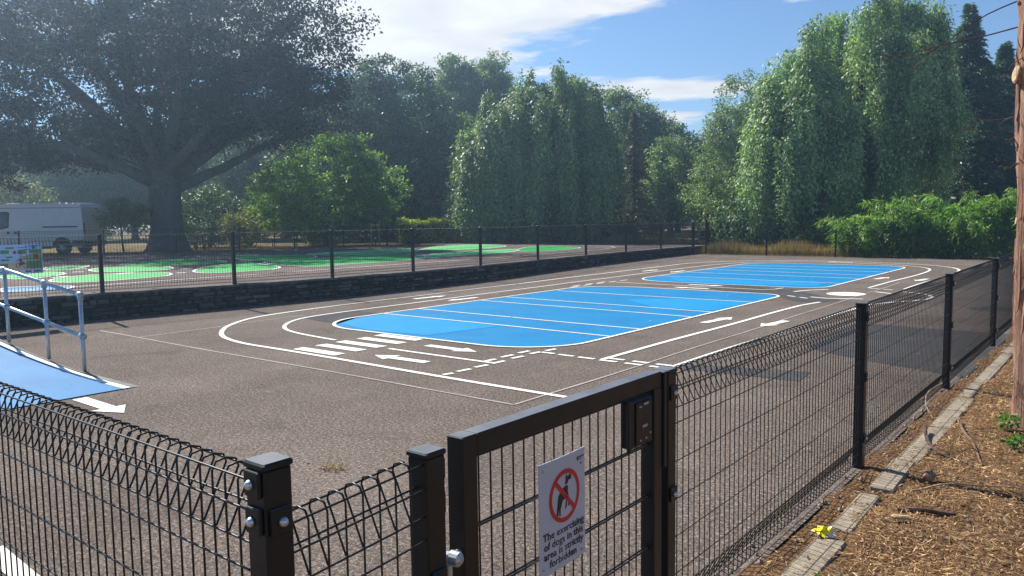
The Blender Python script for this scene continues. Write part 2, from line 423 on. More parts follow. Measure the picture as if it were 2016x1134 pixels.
def rrect(x0, x1, y0, y1, rs, seg=10):
    P = []
    for (cx_, cy_, a0, r) in ((x1, y1, 0, rs[0]), (x0, y1, 90, rs[1]), (x0, y0, 180, rs[2]), (x1, y0, 270, rs[3])):
        sx_ = 1 if cx_ == x1 else -1; sy_ = 1 if cy_ == y1 else -1
        for k in range(seg + 1):
            a = R(a0 + 90 * k / seg); P.append((cx_ - sx_ * r + r * math.cos(a), cy_ - sy_ * r + r * math.sin(a)))
    return P
def dens_line(a, b, step=.4):
    a, b = np.array(a), np.array(b); k = max(2, int(np.linalg.norm(b - a) / step)); return [tuple(a + (b - a) * i / k) for i in range(k + 1)]
Z1, Z2, Z3, Z4 = .0035, .0035, .0065, .0095
ZA = .007
pp = lambda nm, mb_, mt, par=court: part(nm, mb_, mt, par)
# fresh tarmac patches
for P in ([(-11.04, 8.05), (-11.25, 8.66), (-11.07, 9.26), (-10.5, 9.25), (-10.3, 8.58), (-9.97, 7.91)],
          [(-8.4, 17.45), (-7.6, 16.55), (-6.9, 15.95), (-6.12, 16.05), (-5.48, 15.27), (-5.02, 14.8), (-4.62, 14.82), (-4.42, 15.41), (-5.03, 16.12), (-5.97, 17.2), (-6.53, 17.3), (-7.5, 17.6)],
          [(-3.29, 9.96), (-3.28, 10.73), (-3.24, 12.1), (-2.95, 12.36), (-2.34, 12.26), (-1.86, 12.27), (-1.31, 12.24), (-1.31, 8.8), (-1.52, 8.87), (-1.75, 9.0), (-2.28, 9.2), (-2.7, 9.42), (-3.03, 9.63)],
          [(-3.9, 7.9), (-3.53, 8.0), (-3.13, 8.09), (-2.64, 8.22), (-2.58, 7.69), (-2.87, 7.69), (-3.37, 7.65), (-3.9, 7.62)],
          [(-2.32, 15.37), (-1.94, 15.74), (-1.34, 15.7), (-1.34, 15.1), (-2.19, 15.02)]):
    mb = MB(); mb.poly(P, Z1); o = pp('tarmac_patch', mb, M['patch']); o['label'] = 'dark smooth patch of newer tarmac'
# two blue pitches
def pitch(x0, x1, y0, y1, rs, stripes, lights, label):
    out = wob(rrect(x0, x1, y0, y1, rs), .015)
    mb = MB(); mb.poly(out, Z2); o = pp('blue_pitch', mb, M['blue']); o['label'] = label
    for P in lights:
        m2 = MB(); m2.poly(P, Z3); part('paint_patch', m2, M['blue_light'], o)['label'] = 'lighter blue repainted area'
    part('border_line', strip(out, .055, Z4, True), M['white'], o)
    for (a, b) in stripes: part('pitch_line', strip(wob(dens_line(a, b), .01), .045, Z4), M['white'], o)
pitch(-10.36, -5.64, 7.60, 15.92, (.55, 1.15, 1.05, 1.0),
      [((-10.36, 9.24), (-5.66, 9.16)), ((-10.34, 10.08), (-5.66, 9.99)), ((-10.3, 11.8), (-5.65, 11.65)), ((-10.27, 12.58), (-5.65, 12.43)), ((-10.2, 14.26), (-5.66, 14.2))],
      [[(-9.94, 7.95), (-10.24, 8.49), (-10.28, 9.19), (-7.6, 9.14), (-7.87, 7.81), (-9.05, 7.72)], [(-7.9, 13.36), (-7.26, 14.15), (-6.0, 14.14), (-5.7, 14.1), (-5.73, 12.64), (-6.79, 12.52)]],
      'nearer blue pitch with white cross lines')
pitch(-10.36, -5.45, 17.58, 26.15, (1.0, 1.1, 1.1, .6),
      [((-10.3, 19.25), (-5.5, 19.1)), ((-10.3, 20.85), (-5.5, 20.72)), ((-10.3, 22.2), (-5.48, 21.9)), ((-10.27, 23.45), (-5.46, 23.3)), ((-10.23, 24.55), (-5.46, 24.62))],
      [[(-9.9, 18.9), (-5.75, 19.0), (-5.75, 18.1), (-7.1, 17.8), (-9.0, 17.85)]], 'farther blue pitch with white cross lines')
# lane lines
outer = dens_line((-3.95, 5.80), (-9.4, 5.90)) + [(-9.85, 5.97), (-10.3, 6.1), (-10.75, 6.35), (-11.2, 6.7), (-11.55, 7.1), (-11.85, 7.55), (-12.0, 8.1), (-12.08, 8.8)] + \
    dens_line((-12.12, 9.6), (-12.2, 24.2)) + [(-12.1, 25.0), (-11.75, 26.0), (-11.1, 26.95), (-10.2, 27.55), (-9.28, 27.82), (-8.4, 27.88), (-7.3, 27.8), (-6.3, 27.6), (-5.4, 27.2), (-4.7, 26.6), (-4.2, 25.8), (-3.95, 24.8)] + dens_line((-3.88, 23.8), (-3.96, 18.3))
pp('lane_line', strip(wob(smooth(outer, it=1), .012), .07, ZA), M['white'])
inner = [(-8.63, 6.79), (-9.25, 6.84), (-9.72, 6.91), (-10.12, 7.03), (-10.42, 7.2), (-10.72, 7.46), (-11.0, 7.84), (-11.13, 8.24), (-11.17, 8.8)] + dens_line((-11.17, 9.6), (-11.18, 22.5)) + \
    [(-11.12, 24.0), (-10.95, 25.2), (-10.6, 26.1), (-10.0, 26.8), (-9.1, 27.15), (-8.2, 27.16), (-7.3, 27.05), (-6.4, 26.85), (-5.6, 26.4), (-5.05, 25.8), (-4.7, 25.0), (-4.58, 23.9)] + dens_line((-4.58, 23.0), (-4.68, 18.3))
pp('lane_line', strip(wob(smooth(inner, it=1), .012), .06, ZA), M['white'])
for P, wd in ((dens_line((-4.82, 7.6), (-4.76, 14.2)) + [(-4.65, 14.9)], .07),
              (dens_line((-3.94, 7.68), (-3.90, 11.2)) + dens_line((-3.89, 11.6), (-3.84, 14.2)) + [(-3.76, 14.95), (-3.55, 15.5), (-3.3, 15.9), (-3.14, 16.35), (-3.12, 16.8), (-3.25, 17.2), (-3.5, 17.5), (-3.84, 17.69)], .075),
              (dens_line((-7.46, 6.735), (-5.72, 6.725)), .06), (dens_line((-10.25, 16.88), (-6.43, 16.74)) + [(-6.25, 17.0), (-6.2, 17.33)], .05),
              ([(-5.73, 16.64), (-5.55, 17.1), (-5.26, 17.44)], .08), ([(-5.09, 15.73), (-4.72, 15.61), (-4.12, 15.8)], .08), ([(-4.3, 17.41), (-3.85, 17.11)], .08),
              (dens_line((-4.5, 1.33), (-3.6, 1.30)), .10)):
    pp('lane_line', strip(wob(P, .01), wd, ZA), M['white'])
for P in (dens_line((-12.53, 5.34), (-4.26, 5.31)), dens_line((-4.26, 5.31), (-4.4, 20.0)), [(-11.28, 5.36), (-11.30, 6.6), (-11.42, 7.4), (-11.4, 8.3)]):
    o = pp('old_line', strip(wob(P, .01), .028, .0055), M['faded']); o['label'] = 'thin worn line of an older marking'
for y in (6.08, 6.43, 6.765, 7.125, 7.46):
    mb = MB(); j = .012 * rng.standard_normal(4)
    mb.poly([(-8.475 + j[0], y - .088), (-7.643 + j[1], y - .088), (-7.637 + j[2], y + .088), (-8.48 + j[3], y + .088)], ZA); pp('zebra_stripe', mb, M['white'])
def arrow(a, b, sw=.13, hw=.30, hl=.30):
    a, b = np.array(a), np.array(b); d = b - a; L = np.linalg.norm(d); d /= L; s = np.array([-d[1], d[0]]); hl = min(hl, .42 * L)
    k = b - d * hl; mb = MB()
    P = [a + s * sw / 2, a - s * sw / 2, k - s * sw / 2, k - s * hw / 2, b, k + s * hw / 2, k + s * sw / 2]
    mb.poly([tuple(p) for p in P[:3]] + [tuple(P[6])], ZA); mb.poly([tuple(P[3]), tuple(P[4]), tuple(P[5])], ZA); pp('direction_arrow', mb, M['white'])
for a, b in [((-7.24, 7.19), (-6.36, 7.18)), ((-6.37, 6.32), (-7.25, 6.30)), ((-7.78, 3.10), (-6.86, 3.09)), ((-5.2, 11.1), (-5.1, 11.97)), ((-4.24, 12.0), (-4.34, 11.2)), ((-5.15, 20.75), (-5.0, 21.5)),
             ((-4.1, 21.4), (-4.22, 20.65)), ((-11.72, 11.3), (-11.63, 12.15)), ((-10.78, 12.2), (-10.88, 11.4)), ((-11.62, 20.65), (-11.53, 21.45)), ((-10.63, 21.4), (-10.66, 20.55)), ((-8.4, 17.16), (-7.52, 17.17)), ((-7.53, 16.35), (-8.4, 16.34)), ((-7.5, 27.45), (-8.4, 27.5))]:
    arrow(a, b)
DASH = [((-5.715, 5.9), (-5.69, 6.03)), ((-5.71, 6.12), (-5.69, 6.31)), ((-5.71, 6.41), (-5.69, 6.6)), ((-5.7, 6.69), (-5.69, 6.9)), ((-5.72, 7.07), (-5.7, 7.27)), ((-5.73, 7.44), (-5.71, 7.62)), ((-5.7, 7.72), (-5.68, 7.9)),
        ((-5.86, 6.74), (-5.85, 6.93)), ((-5.87, 7.06), (-5.86, 7.27)), ((-5.88, 7.4), (-5.87, 7.6)),
        ((-5.69, 7.61), (-5.49, 7.61)), ((-5.42, 7.595), (-5.2, 7.595)), ((-5.13, 7.585), (-4.9, 7.58)), ((-4.82, 7.565), (-4.59, 7.57)), ((-4.48, 7.56), (-4.26, 7.565)), ((-4.165, 7.555), (-3.96, 7.56)),
        ((-4.78, 7.72), (-4.58, 7.717)), ((-4.47, 7.713), (-4.26, 7.715)), ((-4.165, 7.708), (-3.965, 7.712)),
        ((-10.42, 15.1), (-10.42, 15.45)), ((-10.42, 15.65), (-10.42, 16.0)), ((-10.42, 16.2), (-10.41, 16.55)), ((-10.41, 16.8), (-10.4, 17.1)), ((-10.4, 17.33), (-10.38, 17.65)), ((-10.56, 15.4), (-10.56, 15.75)), ((-10.56, 15.95), (-10.56, 16.3)), ((-10.56, 16.5), (-10.56, 16.85)),
        ((-5.55, 15.75), (-5.35, 15.62)), ((-5.24, 15.55), (-5.05, 15.43)), ((-4.62, 18.15), (-4.4, 18.1)), ((-4.3, 18.06), (-4.1, 18.0))]
for a, b in DASH: pp('lane_dash', strip([a, b], .062, ZA), M['white'])
mb = MB(); mb.poly([(-4.68 + .37 * math.cos(a), 16.66 + .40 * math.sin(a)) for a in np.linspace(0, 2 * np.pi, 40, endpoint=False)], ZA); pp('roundabout_disc', mb, M['white'])
GREEN = [[(-24.729,9.181),(-24.616,10.388),(-22.582,9.023),(-22.887,8.491)],[(-22.694,7.335),(-22.017,8.154),(-20.852,8.147),(-20.03,7.411),(-19.6,6.747),(-20.872,6.74)],[(-18.73,7.08),(-19.809,8.524),(-18.959,9.627),(-17.712,9.111),(-17.5,8.402),(-17.257,7.606),(-17.529,6.967)],[(-21.812,9.197),(-22.794,10.069),(-22.034,11.154),(-20.448,10.67),(-20.004,9.945),(-20.444,9.023)],[(-24.186,11.217),(-25.925,13.818),(-23.234,13.659),(-22.157,13.194),(-22.071,12.149),(-23.05,10.908)],[(-18.914,10.54),(-20.672,12.146),(-20.986,13.158),(-20.733,13.287),(-17.883,12.418),(-17.584,10.93),(-17.833,10.253)],[(-26.349,16.345),(-25.433,17.215),(-23.914,17.673),(-22.291,16.723),(-21.583,15.171),(-22.256,14.489),(-23.733,14.869)],[(-21.047,14.237),(-21.339,15.29),(-21.496,17.096),(-21.381,19.259),(-19.932,19.257),(-18.333,17.822),(-17.792,16.019),(-17.948,14.411),(-17.609,13.471),(-19.43,13.652)],[(-24.976,18.601),(-25.448,20.454),(-25.776,23.228),(-24.997,24.161),(-22.521,21.68),(-22.089,19.399),(-22.869,18.145)],[(-23.981,23.627),(-26.335,27.494),(-26.45,29.847),(-23.609,28.821),(-22.054,25.608),(-22.48,23.923)],[(-19.629,19.184),(-20.637,21.959),(-20.557,24.119),(-20.542,25.577),(-18.546,22.846),(-18.396,19.954),(-18.192,18.261)],[(-19.465,24.559),(-21.564,28.099),(-20.834,28.849),(-18.766,27.99),(-18.205,25.906),(-18.258,23.979)]]
ULINES = [[(-16.124,6.496),(-16.245,7.126),(-16.389,10.052),(-16.718,11.739),(-16.125,14.514),(-16.185,15.749),(-16.217,18.649),(-17.304,22.422),(-16.715,24.113),(-16.693,26.223),(-17.53,28.576),(-18.714,30.16),(-19.813,30.135)],[(-27.378,10.232),(-25.93,11.463),(-27.82,17.106),(-27.001,18.994),(-27.236,20.549),(-27.307,24.609),(-28.25,29.686)]]
UDASH = [[(-19.739,10.562),(-20.146,11.084)],[(-18.391,9.732),(-18.357,9.962)],[(-19.414,8.745),(-19.582,9.282)],[(-19.073,12.979),(-18.73,13.075)],[(-22.603,9.135),(-22.563,9.409)],[(-21.333,8.532),(-21.144,8.726)],[(-19.489,7.348),(-19.707,7.786)],[(-21.917,13.639),(-21.527,13.834)],[(-23.707,17.766),(-23.573,18.051)],[(-21.316,20.206),(-21.245,20.713)]]
UBLUE = [(-17.238,5.553),(-17.035,6.153),(-16.349,6.635),(-15.576,6.05),(-15.808,5.662),(-16.04,5.162)]
for k, P in enumerate(GREEN):
    P = np.array(P); cc_ = P.mean(0); P = cc_ + (P - cc_) * 1.17; P = smooth(P, True, 2)
    zf = lambda y: zup(y)
    mb = MB(); mb.add([(p[0], p[1], zup(p[1]) + Z2 + k * .00025) for p in P], [tuple(range(len(P)))])
    o = pp('green_island', mb, M['green_sheen' if k in (8, 9, 10) else 'green'], ucourt)
    if k in (8, 9, 10): o['label'] = 'green island with pale sky sheen painted in'
    part('border_line', strip(P, .06, ZA + .001, True, zup), M['white'], o)
ul = [dens_line((-16.15, 3), (-16.2, 20)) + [(-16.5, 22.4), (-16.6, 24.2), (-16.7, 26.2), (-17.4, 28.6), (-18.3, 29.7), (-19.2, 30.0), (-20.2, 30.1)] + dens_line((-21, 30.1), (-26, 30.2)) + [(-27.2, 29.9), (-27.9, 29.2)] + dens_line((-28.1, 28.4), (-27.2, 8)), dens_line((-15.3, 4), (-15.5, 26))]
pp('lane_line', strip(wob(ul[0], .02), .07, ZA, False, zup), M['white'], ucourt)
pp('old_line', strip(wob(ul[1], .02), .035, ZA, False, zup), M['faded'], ucourt)
for a, b in UDASH: pp('lane_dash', strip([a, b], .16, ZA, False, zup), M['white'], ucourt)
P = smooth(UBLUE, True, 2); mb = MB(); mb.add([(p[0], p[1], zup(p[1]) + Z2) for p in P], [tuple(range(len(P)))])
o = pp('blue_island', mb, M['blue'], ucourt); part('border_line', strip(P, .06, ZA + .001, True, zup), M['white'], o)

# ------------------------------------------------------------------ mulch bank and edging outside the right-hand fence
xs = np.concatenate([np.linspace(-1.40, 1.2, 62), np.linspace(1.3, 8, 20)]); ys = np.linspace(-4, 31, 180)
X, Y = np.meshgrid(xs, ys)
def mulch_z(x, y):
    return .012 + .030 * np.clip((x + 1.1), 0, 9) * (1 - .06 * np.clip(x, 0, 8)) + .013 * np.sin(x * 6.1 + y * 1.7) * np.sin(y * 4.3 - x * 2.2) + .010 * np.sin(y * 9.7 + x * 7.) * np.sin(x * 11.3) - .006 * (x < -1.09) - .012 * np.clip((-1.30 - x) / .06, 0, 1)
Z = mulch_z(X, Y); V = np.stack([X, Y, Z], -1).reshape(-1, 3); nx = len(xs)
t = NT('mulch_soil')
c = t.ramp(t.noise(55, 5, .75), [(.3, (.04, .021, .011)), (.5, (.165, .09, .045)), (.7, (.40, .25, .12))])
c = t.mix(1., c, t.ramp(t.noise(2.5, 4, .6), [(.3, .75), (.7, 1.2)]), 'MULTIPLY')
t.bsdf(c, .95, 0, .1, t.bump(t.noise(70, 4, .7), .9, .02)); M['mulch'] = t.m
mb = MB(); mb.add(V, [(j * nx + i, j * nx + i + 1, (j + 1) * nx + i + 1, (j + 1) * nx + i) for j in range(len(ys) - 1) for i in range(nx - 1)])
tag(part('mulch_ground', mb, M['mulch'], smooth=True), kind='structure')
# stone edging slabs
root = empty('edging_kerb', (-1.2, 3, 0), 'weathered stone edging strip between the black mesh fence and the needle litter', 'kerb')
y = -1.0
while y < 29:
    L = .55 + .5 * rng.random(); mb = MB()
    wv = .11 + .04 * rng.random(); cx_ = -1.225 + wv / 2 + .012 * rng.random()
    mb.box((cx_, y + L / 2, -.003 + .005 * rng.random()), (wv, L - .012 - .03 * rng.random() - (.22 if rng.random() < .10 else 0), .045), bev=.008, rz=.02 * rng.standard_normal()); part('slab', mb, M['slab'], root); y += L
# needle litter, twigs, dry leaves
n = 105000
yy = 1.5 + 12 * rng.random(n) ** 1.7; xx = -1.33 + 3.0 * rng.random(n) * (.35 + .65 * rng.random(n))
edge_n = -1.13 + .085 * np.sin(yy * 2.1 + .6) + .05 * np.sin(yy * 5.3) + .03 * np.sin(yy * 13.)
keep = (xx > edge_n) | (rng.random(n) < .22); xx, yy = xx[keep], yy[keep]; n = len(xx)
ang = rng.random(n) * 2 * np.pi
A = np.stack([np.cos(ang), np.sin(ang), .30 * rng.standard_normal(n)], 1); Nn = np.stack([.5 * rng.standard_normal(n), .5 * rng.standard_normal(n), np.ones(n)], 1)
L = .016 + .06 * rng.random(n) ** 2.2; Wd = .002 + .0055 * rng.random(n) ** 1.5
P = np.stack([xx, yy, mulch_z(xx, yy) + .004 + .014 * rng.random(n)], 1)
tag(put('needle_litter', leaf_mesh('needle_litter', P, A, Nn, L, Wd, M['litter'])), 'brown carpet of dry conifer needles and chips on the bank', 'needle litter', kind='stuff')
n = 1500
yy = 1.4 + 11 * rng.random(n) ** 1.5; xx = -1.30 + 2.6 * rng.random(n)
ang = rng.random(n) * 6.28; A = np.stack([np.cos(ang), np.sin(ang), .2 * rng.standard_normal(n)], 1); Nn = np.stack([.4 * rng.standard_normal(n), .4 * rng.standard_normal(n), np.ones(n)], 1)
P = np.stack([xx, yy, mulch_z(xx, yy) + .016], 1)
tag(put('dry_leaves', leaf_mesh('dry_leaves', P, A, Nn, .02 + .045 * rng.random(n) ** 2, .010 + .016 * rng.random(n), M['crisp'])), 'scattered dry pale leaves lying on the needle litter', 'dry leaves', kind='stuff')
# tiny leaves and grit blown over the courts
n = 1500
yy = rng.uniform(1, 30, n); xx = rng.uniform(-13.2, -1.5, n); k = rng.random(n) < .45
xx[k] = wallx(yy[k]) + .15 + .9 * rng.random(k.sum()) ** 1.5
k2 = rng.random(n) < .15; xx[k2] = -1.5 - .8 * rng.random(k2.sum()) ** 2
ang = rng.random(n) * 6.28; A = np.stack([np.cos(ang), np.sin(ang), .1 * rng.standard_normal(n)], 1); Nn = np.stack([.4 * rng.standard_normal(n), .4 * rng.standard_normal(n), np.ones(n)], 1)
tag(put('fallen_leaves', leaf_mesh('fallen_leaves', np.stack([xx, yy, np.full(n, .02)], 1), A, Nn, .015 + .04 * rng.random(n) ** 2, .008 + .016 * rng.random(n), M['crisp'])), 'small dry leaves blown over the tarmac below the stone wall', 'fallen leaves', kind='stuff')
# pale pebbles along the foot of the fence
mb = MB()
for k in range(130):
    y = 1.6 + 8 * rng.random() ** 1.3; x = -1.33 + .05 * rng.standard_normal(); r = .005 + .014 * rng.random() ** 2
    a = rng.standard_normal((6, 3)); a = np.array([(1, 0, 0), (-1, 0, 0), (0, 1, 0), (0, -1, 0), (0, 0, 1), (0, 0, -1)]) * r * (.7 + .6 * rng.random((6, 1)))
    mb.add(a + np.array([x, y, .008]), [(0, 2, 4), (2, 1, 4), (1, 3, 4), (3, 0, 4), (2, 0, 5), (1, 2, 5), (3, 1, 5), (0, 3, 5)])
M['pebble'] = simple('pebble', (.30, .25, .20), .85, 0, .2, .4, 12)
tag(part('pebbles', mb, M['pebble']), 'pale pebbles gathered along the foot of the mesh fence', 'pebbles', kind='stuff')

# ------------------------------------------------------------------ stone retaining wall
root = empty('stone_wall', (-14, 12, 0), 'low dark rubble stone retaining wall below the green painted court', 'wall')
mb = MB(); cop = MB()
t = NT('wall_stone')
g = t.n('ShaderNodeNewGeometry')
c = t.ramp(g.outputs['Random Per Island'], [(0., (.035, .032, .032)), (.5, (.07, .064, .06)), (.85, (.11, .10, .095)), (1., (.18, .17, .16))])
c = t.mix(.6, c, t.ramp(t.noise(14, 5, .7), [(.3, .30), (.7, .68)]), 'OVERLAY')
t.bsdf(c, .9, 0, .2, t.bump(t.noise(22, 5, .7), .8, .03)); M['wstone'] = t.m
core = MB(); yy = np.linspace(-4, 31.05, 60)
for i in range(59):
    y0, y1 = yy[i], yy[i + 1]; a, b = wallx(y0), wallx(y1); h0, h1 = zup(y0) - .02, zup(y1) - .02
    core.add([(a - .22, y0, -.1), (a - .035, y0, -.1), (b - .035, y1, -.1), (b - .22, y1, -.1), (a - .22, y0, h0), (a - .035, y0, h0), (b - .035, y1, h1), (b - .22, y1, h1)],
             [(0, 4, 5, 1), (1, 5, 6, 2), (2, 6, 7, 3), (4, 7, 6, 5)] + ([(3, 7, 4, 0)] if 1 else []))
part('mortar_core', core, simple('mortar', (.022, .020, .019), .95, 0, .1, .4, 9, .5, 40), root)
y = -2.0
def stone(m_, x, y0, y1, z0, z1, d):
    j = lambda s: s * rng.standard_normal()
    P = [(x - .06, y0, z0), (x + d + j(.008), y0 + .01 + abs(j(.008)), z0 + .008), (x + d + j(.008), y1 - .01 - abs(j(.008)), z0 + .008 + j(.004)), (x - .06, y1, z0),
         (x - .06, y0, z1), (x + d + j(.008), y0 + .01 + abs(j(.01)), z1 - .008 + j(.004)), (x + d + j(.008), y1 - .01 - abs(j(.01)), z1 - .008), (x - .06, y1, z1)]
    m_.add(P, [(1, 2, 6, 5), (0, 1, 5, 4), (2, 3, 7, 6), (4, 5, 6, 7), (3, 2, 1, 0)])
rows = [0.0]
z = -.03
while z < .5:
    hrow = .05 + .05 * rng.random(); y = -2 + rng.random() * .3
    while y < 31.0:
        L = .12 + .32 * rng.random() ** 1.4; top = zup(y) - .005
        if z < top - .03:
            zz1 = min(z + hrow - .006, top)
            if rng.random() < .25 and L > .2:
                zm = z + (zz1 - z) * .5; x = wallx(y + L / 2) - .035
                stone(mb, x, y, y + L - .008, z, zm - .004, .03); stone(mb, x, y, y + L * .5 - .006, zm, zz1, .028); stone(mb, x, y + L * .5, y + L - .008, zm, zz1, .036)
            else: stone(mb, wallx(y + L / 2) - .035, y, y + L - .008, z, zz1, .018 + .03 * rng.random())
        y += L
    z += hrow
part('stonework', mb, M['wstone'], root)
yy = np.arange(-4, 31.06, .5)
for i in range(len(yy) - 1):
    y0, y1 = yy[i] + .003, yy[i + 1] - .003; a, b = wallx(y0), wallx(y1); zt0, zt1 = zup(y0) + .022 + .006 * rng.standard_normal(), zup(y1) + .022; e = .012 * rng.standard_normal()
    cop.add([(a - .3, y0, zt0 - .04), (a + .015 + e, y0, zt0 - .04), (b + .015 + e, y1, zt1 - .04), (b - .3, y1, zt1 - .04), (a - .3, y0, zt0), (a + .01 + e, y0, zt0), (b + .01 + e, y1, zt1), (b - .3, y1, zt1)],
            [(4, 5, 6, 7), (0, 1, 5, 4), (1, 2, 6, 5), (2, 3, 7, 6), (3, 0, 4, 7)])
part('coping', cop, simple('coping', (.115, .105, .098), .92, 0, .15, .45, 5, .6, 50), root)

# ------------------------------------------------------------------ welded mesh fences with rolled top and bottom edges
def panel_mb(L, zb, zt, sp=.05, r=.0024, sides=4, bottom=True, horiz=None, zb2=None, zt2=None):
    """local: runs along +x from 0 to L, roll bulges to +y.  zb2/zt2: heights at the far end (sloping panel)"""
    m_ = MB(); zb2 = zb if zb2 is None else zb2; zt2 = zt if zt2 is None else zt2
    k = max(2, int(L / sp)); o = (L - (k - 1) * sp) / 2
    for i in range(k):
        x = o + i * sp; q = x / L; b = zb + (zb2 - zb) * q; tp_ = zt + (zt2 - zt) * q
        P = []
        if bottom: P += [(x, .004, b + .14), (x, .062, b + .026), (x, .056, b + .008), (x, .03, b), (x, .006, b + .006)]
        else: P += [(x, 0, b)]
        P += [(x, 0, b + .03), (x, 0, tp_ - .022), (x, .010, tp_ - .004), (x, .034, tp_), (x, .058, tp_ - .008), (x, .064, tp_ - .026), (x, .004, tp_ - .145)]
        m_.tube(P, r, sides, cap=False)
    hs = [(.002, -.014, 1), (.066, -.018, 1), (-.004, -.075, 1), (.030, -.078, 1), (0, -.147, 1)]
    for d, dz, _ in hs: m_.tube([(0, d, zt + dz), (L, d, zt2 + dz)], r * 1.05, sides, cap=False)
    zc_ = .205
    while zc_ < (zt - zb) - (.17 if bottom else .03):
        m_.tube([(0, -.004, zt - zc_), (L, -.004, zt2 - zc_)], r * 1.05, sides, cap=False); zc_ += .15
    if bottom:
        for d, dz in ((.002, .014), (.064, .02), (-.004, .075), (.03, .078), (0, .145)): m_.tube([(0, d, zb + dz), (L, d, zb2 + dz)], r * 1.05, sides, cap=False)
    return m_
def post_parts(parent, loc, h, s=.06, rz=0, bolts=True, zb=0, label=None, sx=None):
    """one square post with cap, clamp bars and bolts"""
    mb = MB(); mb.box((0, 0, (h - .012 + zb) / 2), (s, s, h - .012 - zb), bev=.003)
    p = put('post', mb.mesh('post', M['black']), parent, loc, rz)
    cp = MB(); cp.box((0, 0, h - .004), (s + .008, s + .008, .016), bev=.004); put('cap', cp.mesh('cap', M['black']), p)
    if bolts:
        for (dx, dy, zz) in bolts:
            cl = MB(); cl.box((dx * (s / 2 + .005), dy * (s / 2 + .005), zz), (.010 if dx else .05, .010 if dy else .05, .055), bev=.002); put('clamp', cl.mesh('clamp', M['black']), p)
            bo = MB(); a = np.array([dx * (s / 2 + .010), dy * (s / 2 + .010), zz]); d = np.array([dx, dy, 0.])
            bo.tube([a, a + d * .004, a + d * .010, a + d * .013], [.0105, .0105, .008, .003], 12); put('bolt', bo.mesh('bolt', M['bolt'], True), p)
    if label: p['label'] = label
    return p
# right-hand fence: runs away along +Y from the gate post
PY = [2.622, 5.277, 8.174, 11.071, 13.97, 16.87, 19.77, 22.67, 25.57, 28.3, 30.45]
root = empty('mesh_fence', (FX, PY[0], 0), 'long black welded mesh fence running beside the needle covered bank', 'fence')
for k, y in enumerate(PY):
    post_parts(root, (0, y - PY[0], 0), 1.075, .062, 0, [(1, 0, .99), (1, 0, .60), (1, 0, .2), (0, 1, .96), (0, 1, .55)] if k < 4 else None)
pm = {}
for k in range(len(PY) - 1):
    L = PY[k + 1] - PY[k] - .066
    key = round(L, 2)
    if key not in pm: pm[key] = panel_mb(L, .035, 1.062).mesh('mesh_panel', M['wire'], True)
    put('mesh_panel', pm[key], root, (.012, PY[k] + .033 - PY[0], 0), R(90))
# near fence: from the corner post away to the left
CY, CH2 = .905, 1.162
root = empty('mesh_fence', (FX, CY, 0), 'short black mesh fence ending at the corner post beside the gate', 'fence')
post_parts(root, (0, 0, 0), CH2, .066, 0, [(-1, 0, 1.085), (-1, 0, .985), (0, -1, .93)][:0] + [(0, -1, 1.122), (0, -1, 1.045), (1, 0, 1.042)], label='corner post of the fence')
for k in (1, 2, 3):
    L = 2.62; post_parts(root, (-k * (L + .07), 0, 0), CH2, .062, 0, None)
pmL = panel_mb(2.62, .10, 1.135, r=.0027, sides=5).mesh('mesh_panel', M['wire'], True)
for k in range(3): put('mesh_panel', pmL, root, (-.035 - 2.62 - k * 2.69, -.028, 0))
# short infill between corner post and gate post
GP0 = 1.358
root = empty('mesh_fence', (FX, GP0, 0), 'narrow black mesh infill panel between the corner post and the gate post', 'fence')
post_parts(root, (0, 0, 0), 1.072, .066, 0, [(0, 1, 1.02), (0, 1, .93), (1, 0, .90)][:2] + [(1, 0, .74)], label='gate post carrying the hinge')
L = GP0 - CY - .07
put('mesh_panel', panel_mb(L, .04, 1.035, r=.0027, sides=5, zt2=1.06).mesh('mesh_panel', M['wire'], True), root, (.022, CY - GP0 + .036, 0), R(90))

# ------------------------------------------------------------------ gate
GY0, GY1, GT = 1.462, 2.545, 1.083
root = empty('gate', (FX, GY0, 0), 'black metal mesh gate with a square tube frame and lock box', 'gate')
fr = MB(); s = .058
fr.box((FX, GY0 + s / 2, (GT + .08) / 2), (s, s, GT - .08), bev=.003)
fr.box((FX, GY1 - s / 2, (GT - s + .08) / 2), (s, s, GT - s - .08), bev=.003)
fr.box((FX, (GY0 + s + GY1) / 2, GT - s / 2 - .0005), (s - .002, GY1 - GY0 - s, s), bev=.003)
fr.box((FX, (GY0 + GY1) / 2, .11), (s - .002, GY1 - GY0 - 2 * s, s), bev=.003)
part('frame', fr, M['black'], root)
inf = MB(); y = GY0 + s + .035
while y < GY1 - s - .01: inf.tube([(FX, y, .14), (FX, y, GT - s)], .0028, 5, cap=False); y += .05
for zz in np.arange(GT - s - .012, .15, -.195):
    for dx in (-.006, .006): inf.tube([(FX + dx, GY0 + s, zz), (FX + dx, GY1 - s, zz)], .0035, 5, cap=False)
part('mesh_infill', inf, M['wire'], root, True)
lk = MB(); lk.box((FX + .012, 2.39, .925), (.038, .15, .165), bev=.003)
lk.box((FX + .026, 2.312, .92), (.012, .018, .18), bev=.003); lk.box((FX + .034, 2.40, .925), (.006, .11, .15), bev=.002)
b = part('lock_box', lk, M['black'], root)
for (dy, dz, L_, h_) in ((.010, .066, .03, .008), (-.03, .060, .016, .006), (.0, -.012, .034, .010)):
    m2 = MB(); m2.box((FX + .0385, 2.40 + dy, .925 + dz), (.003, L_, h_), bev=.001); part('slot', m2, M['galv'], b)
for (dy, dz) in ((.04, -.045), (.01, -.058), (-.03, -.06)):
    m2 = MB(); m2.cyl((FX + .036, 2.40 + dy, .925 + dz), (FX + .040, 2.40 + dy, .925 + dz), .004, 8); part('screw', m2, M['bolt'], b)
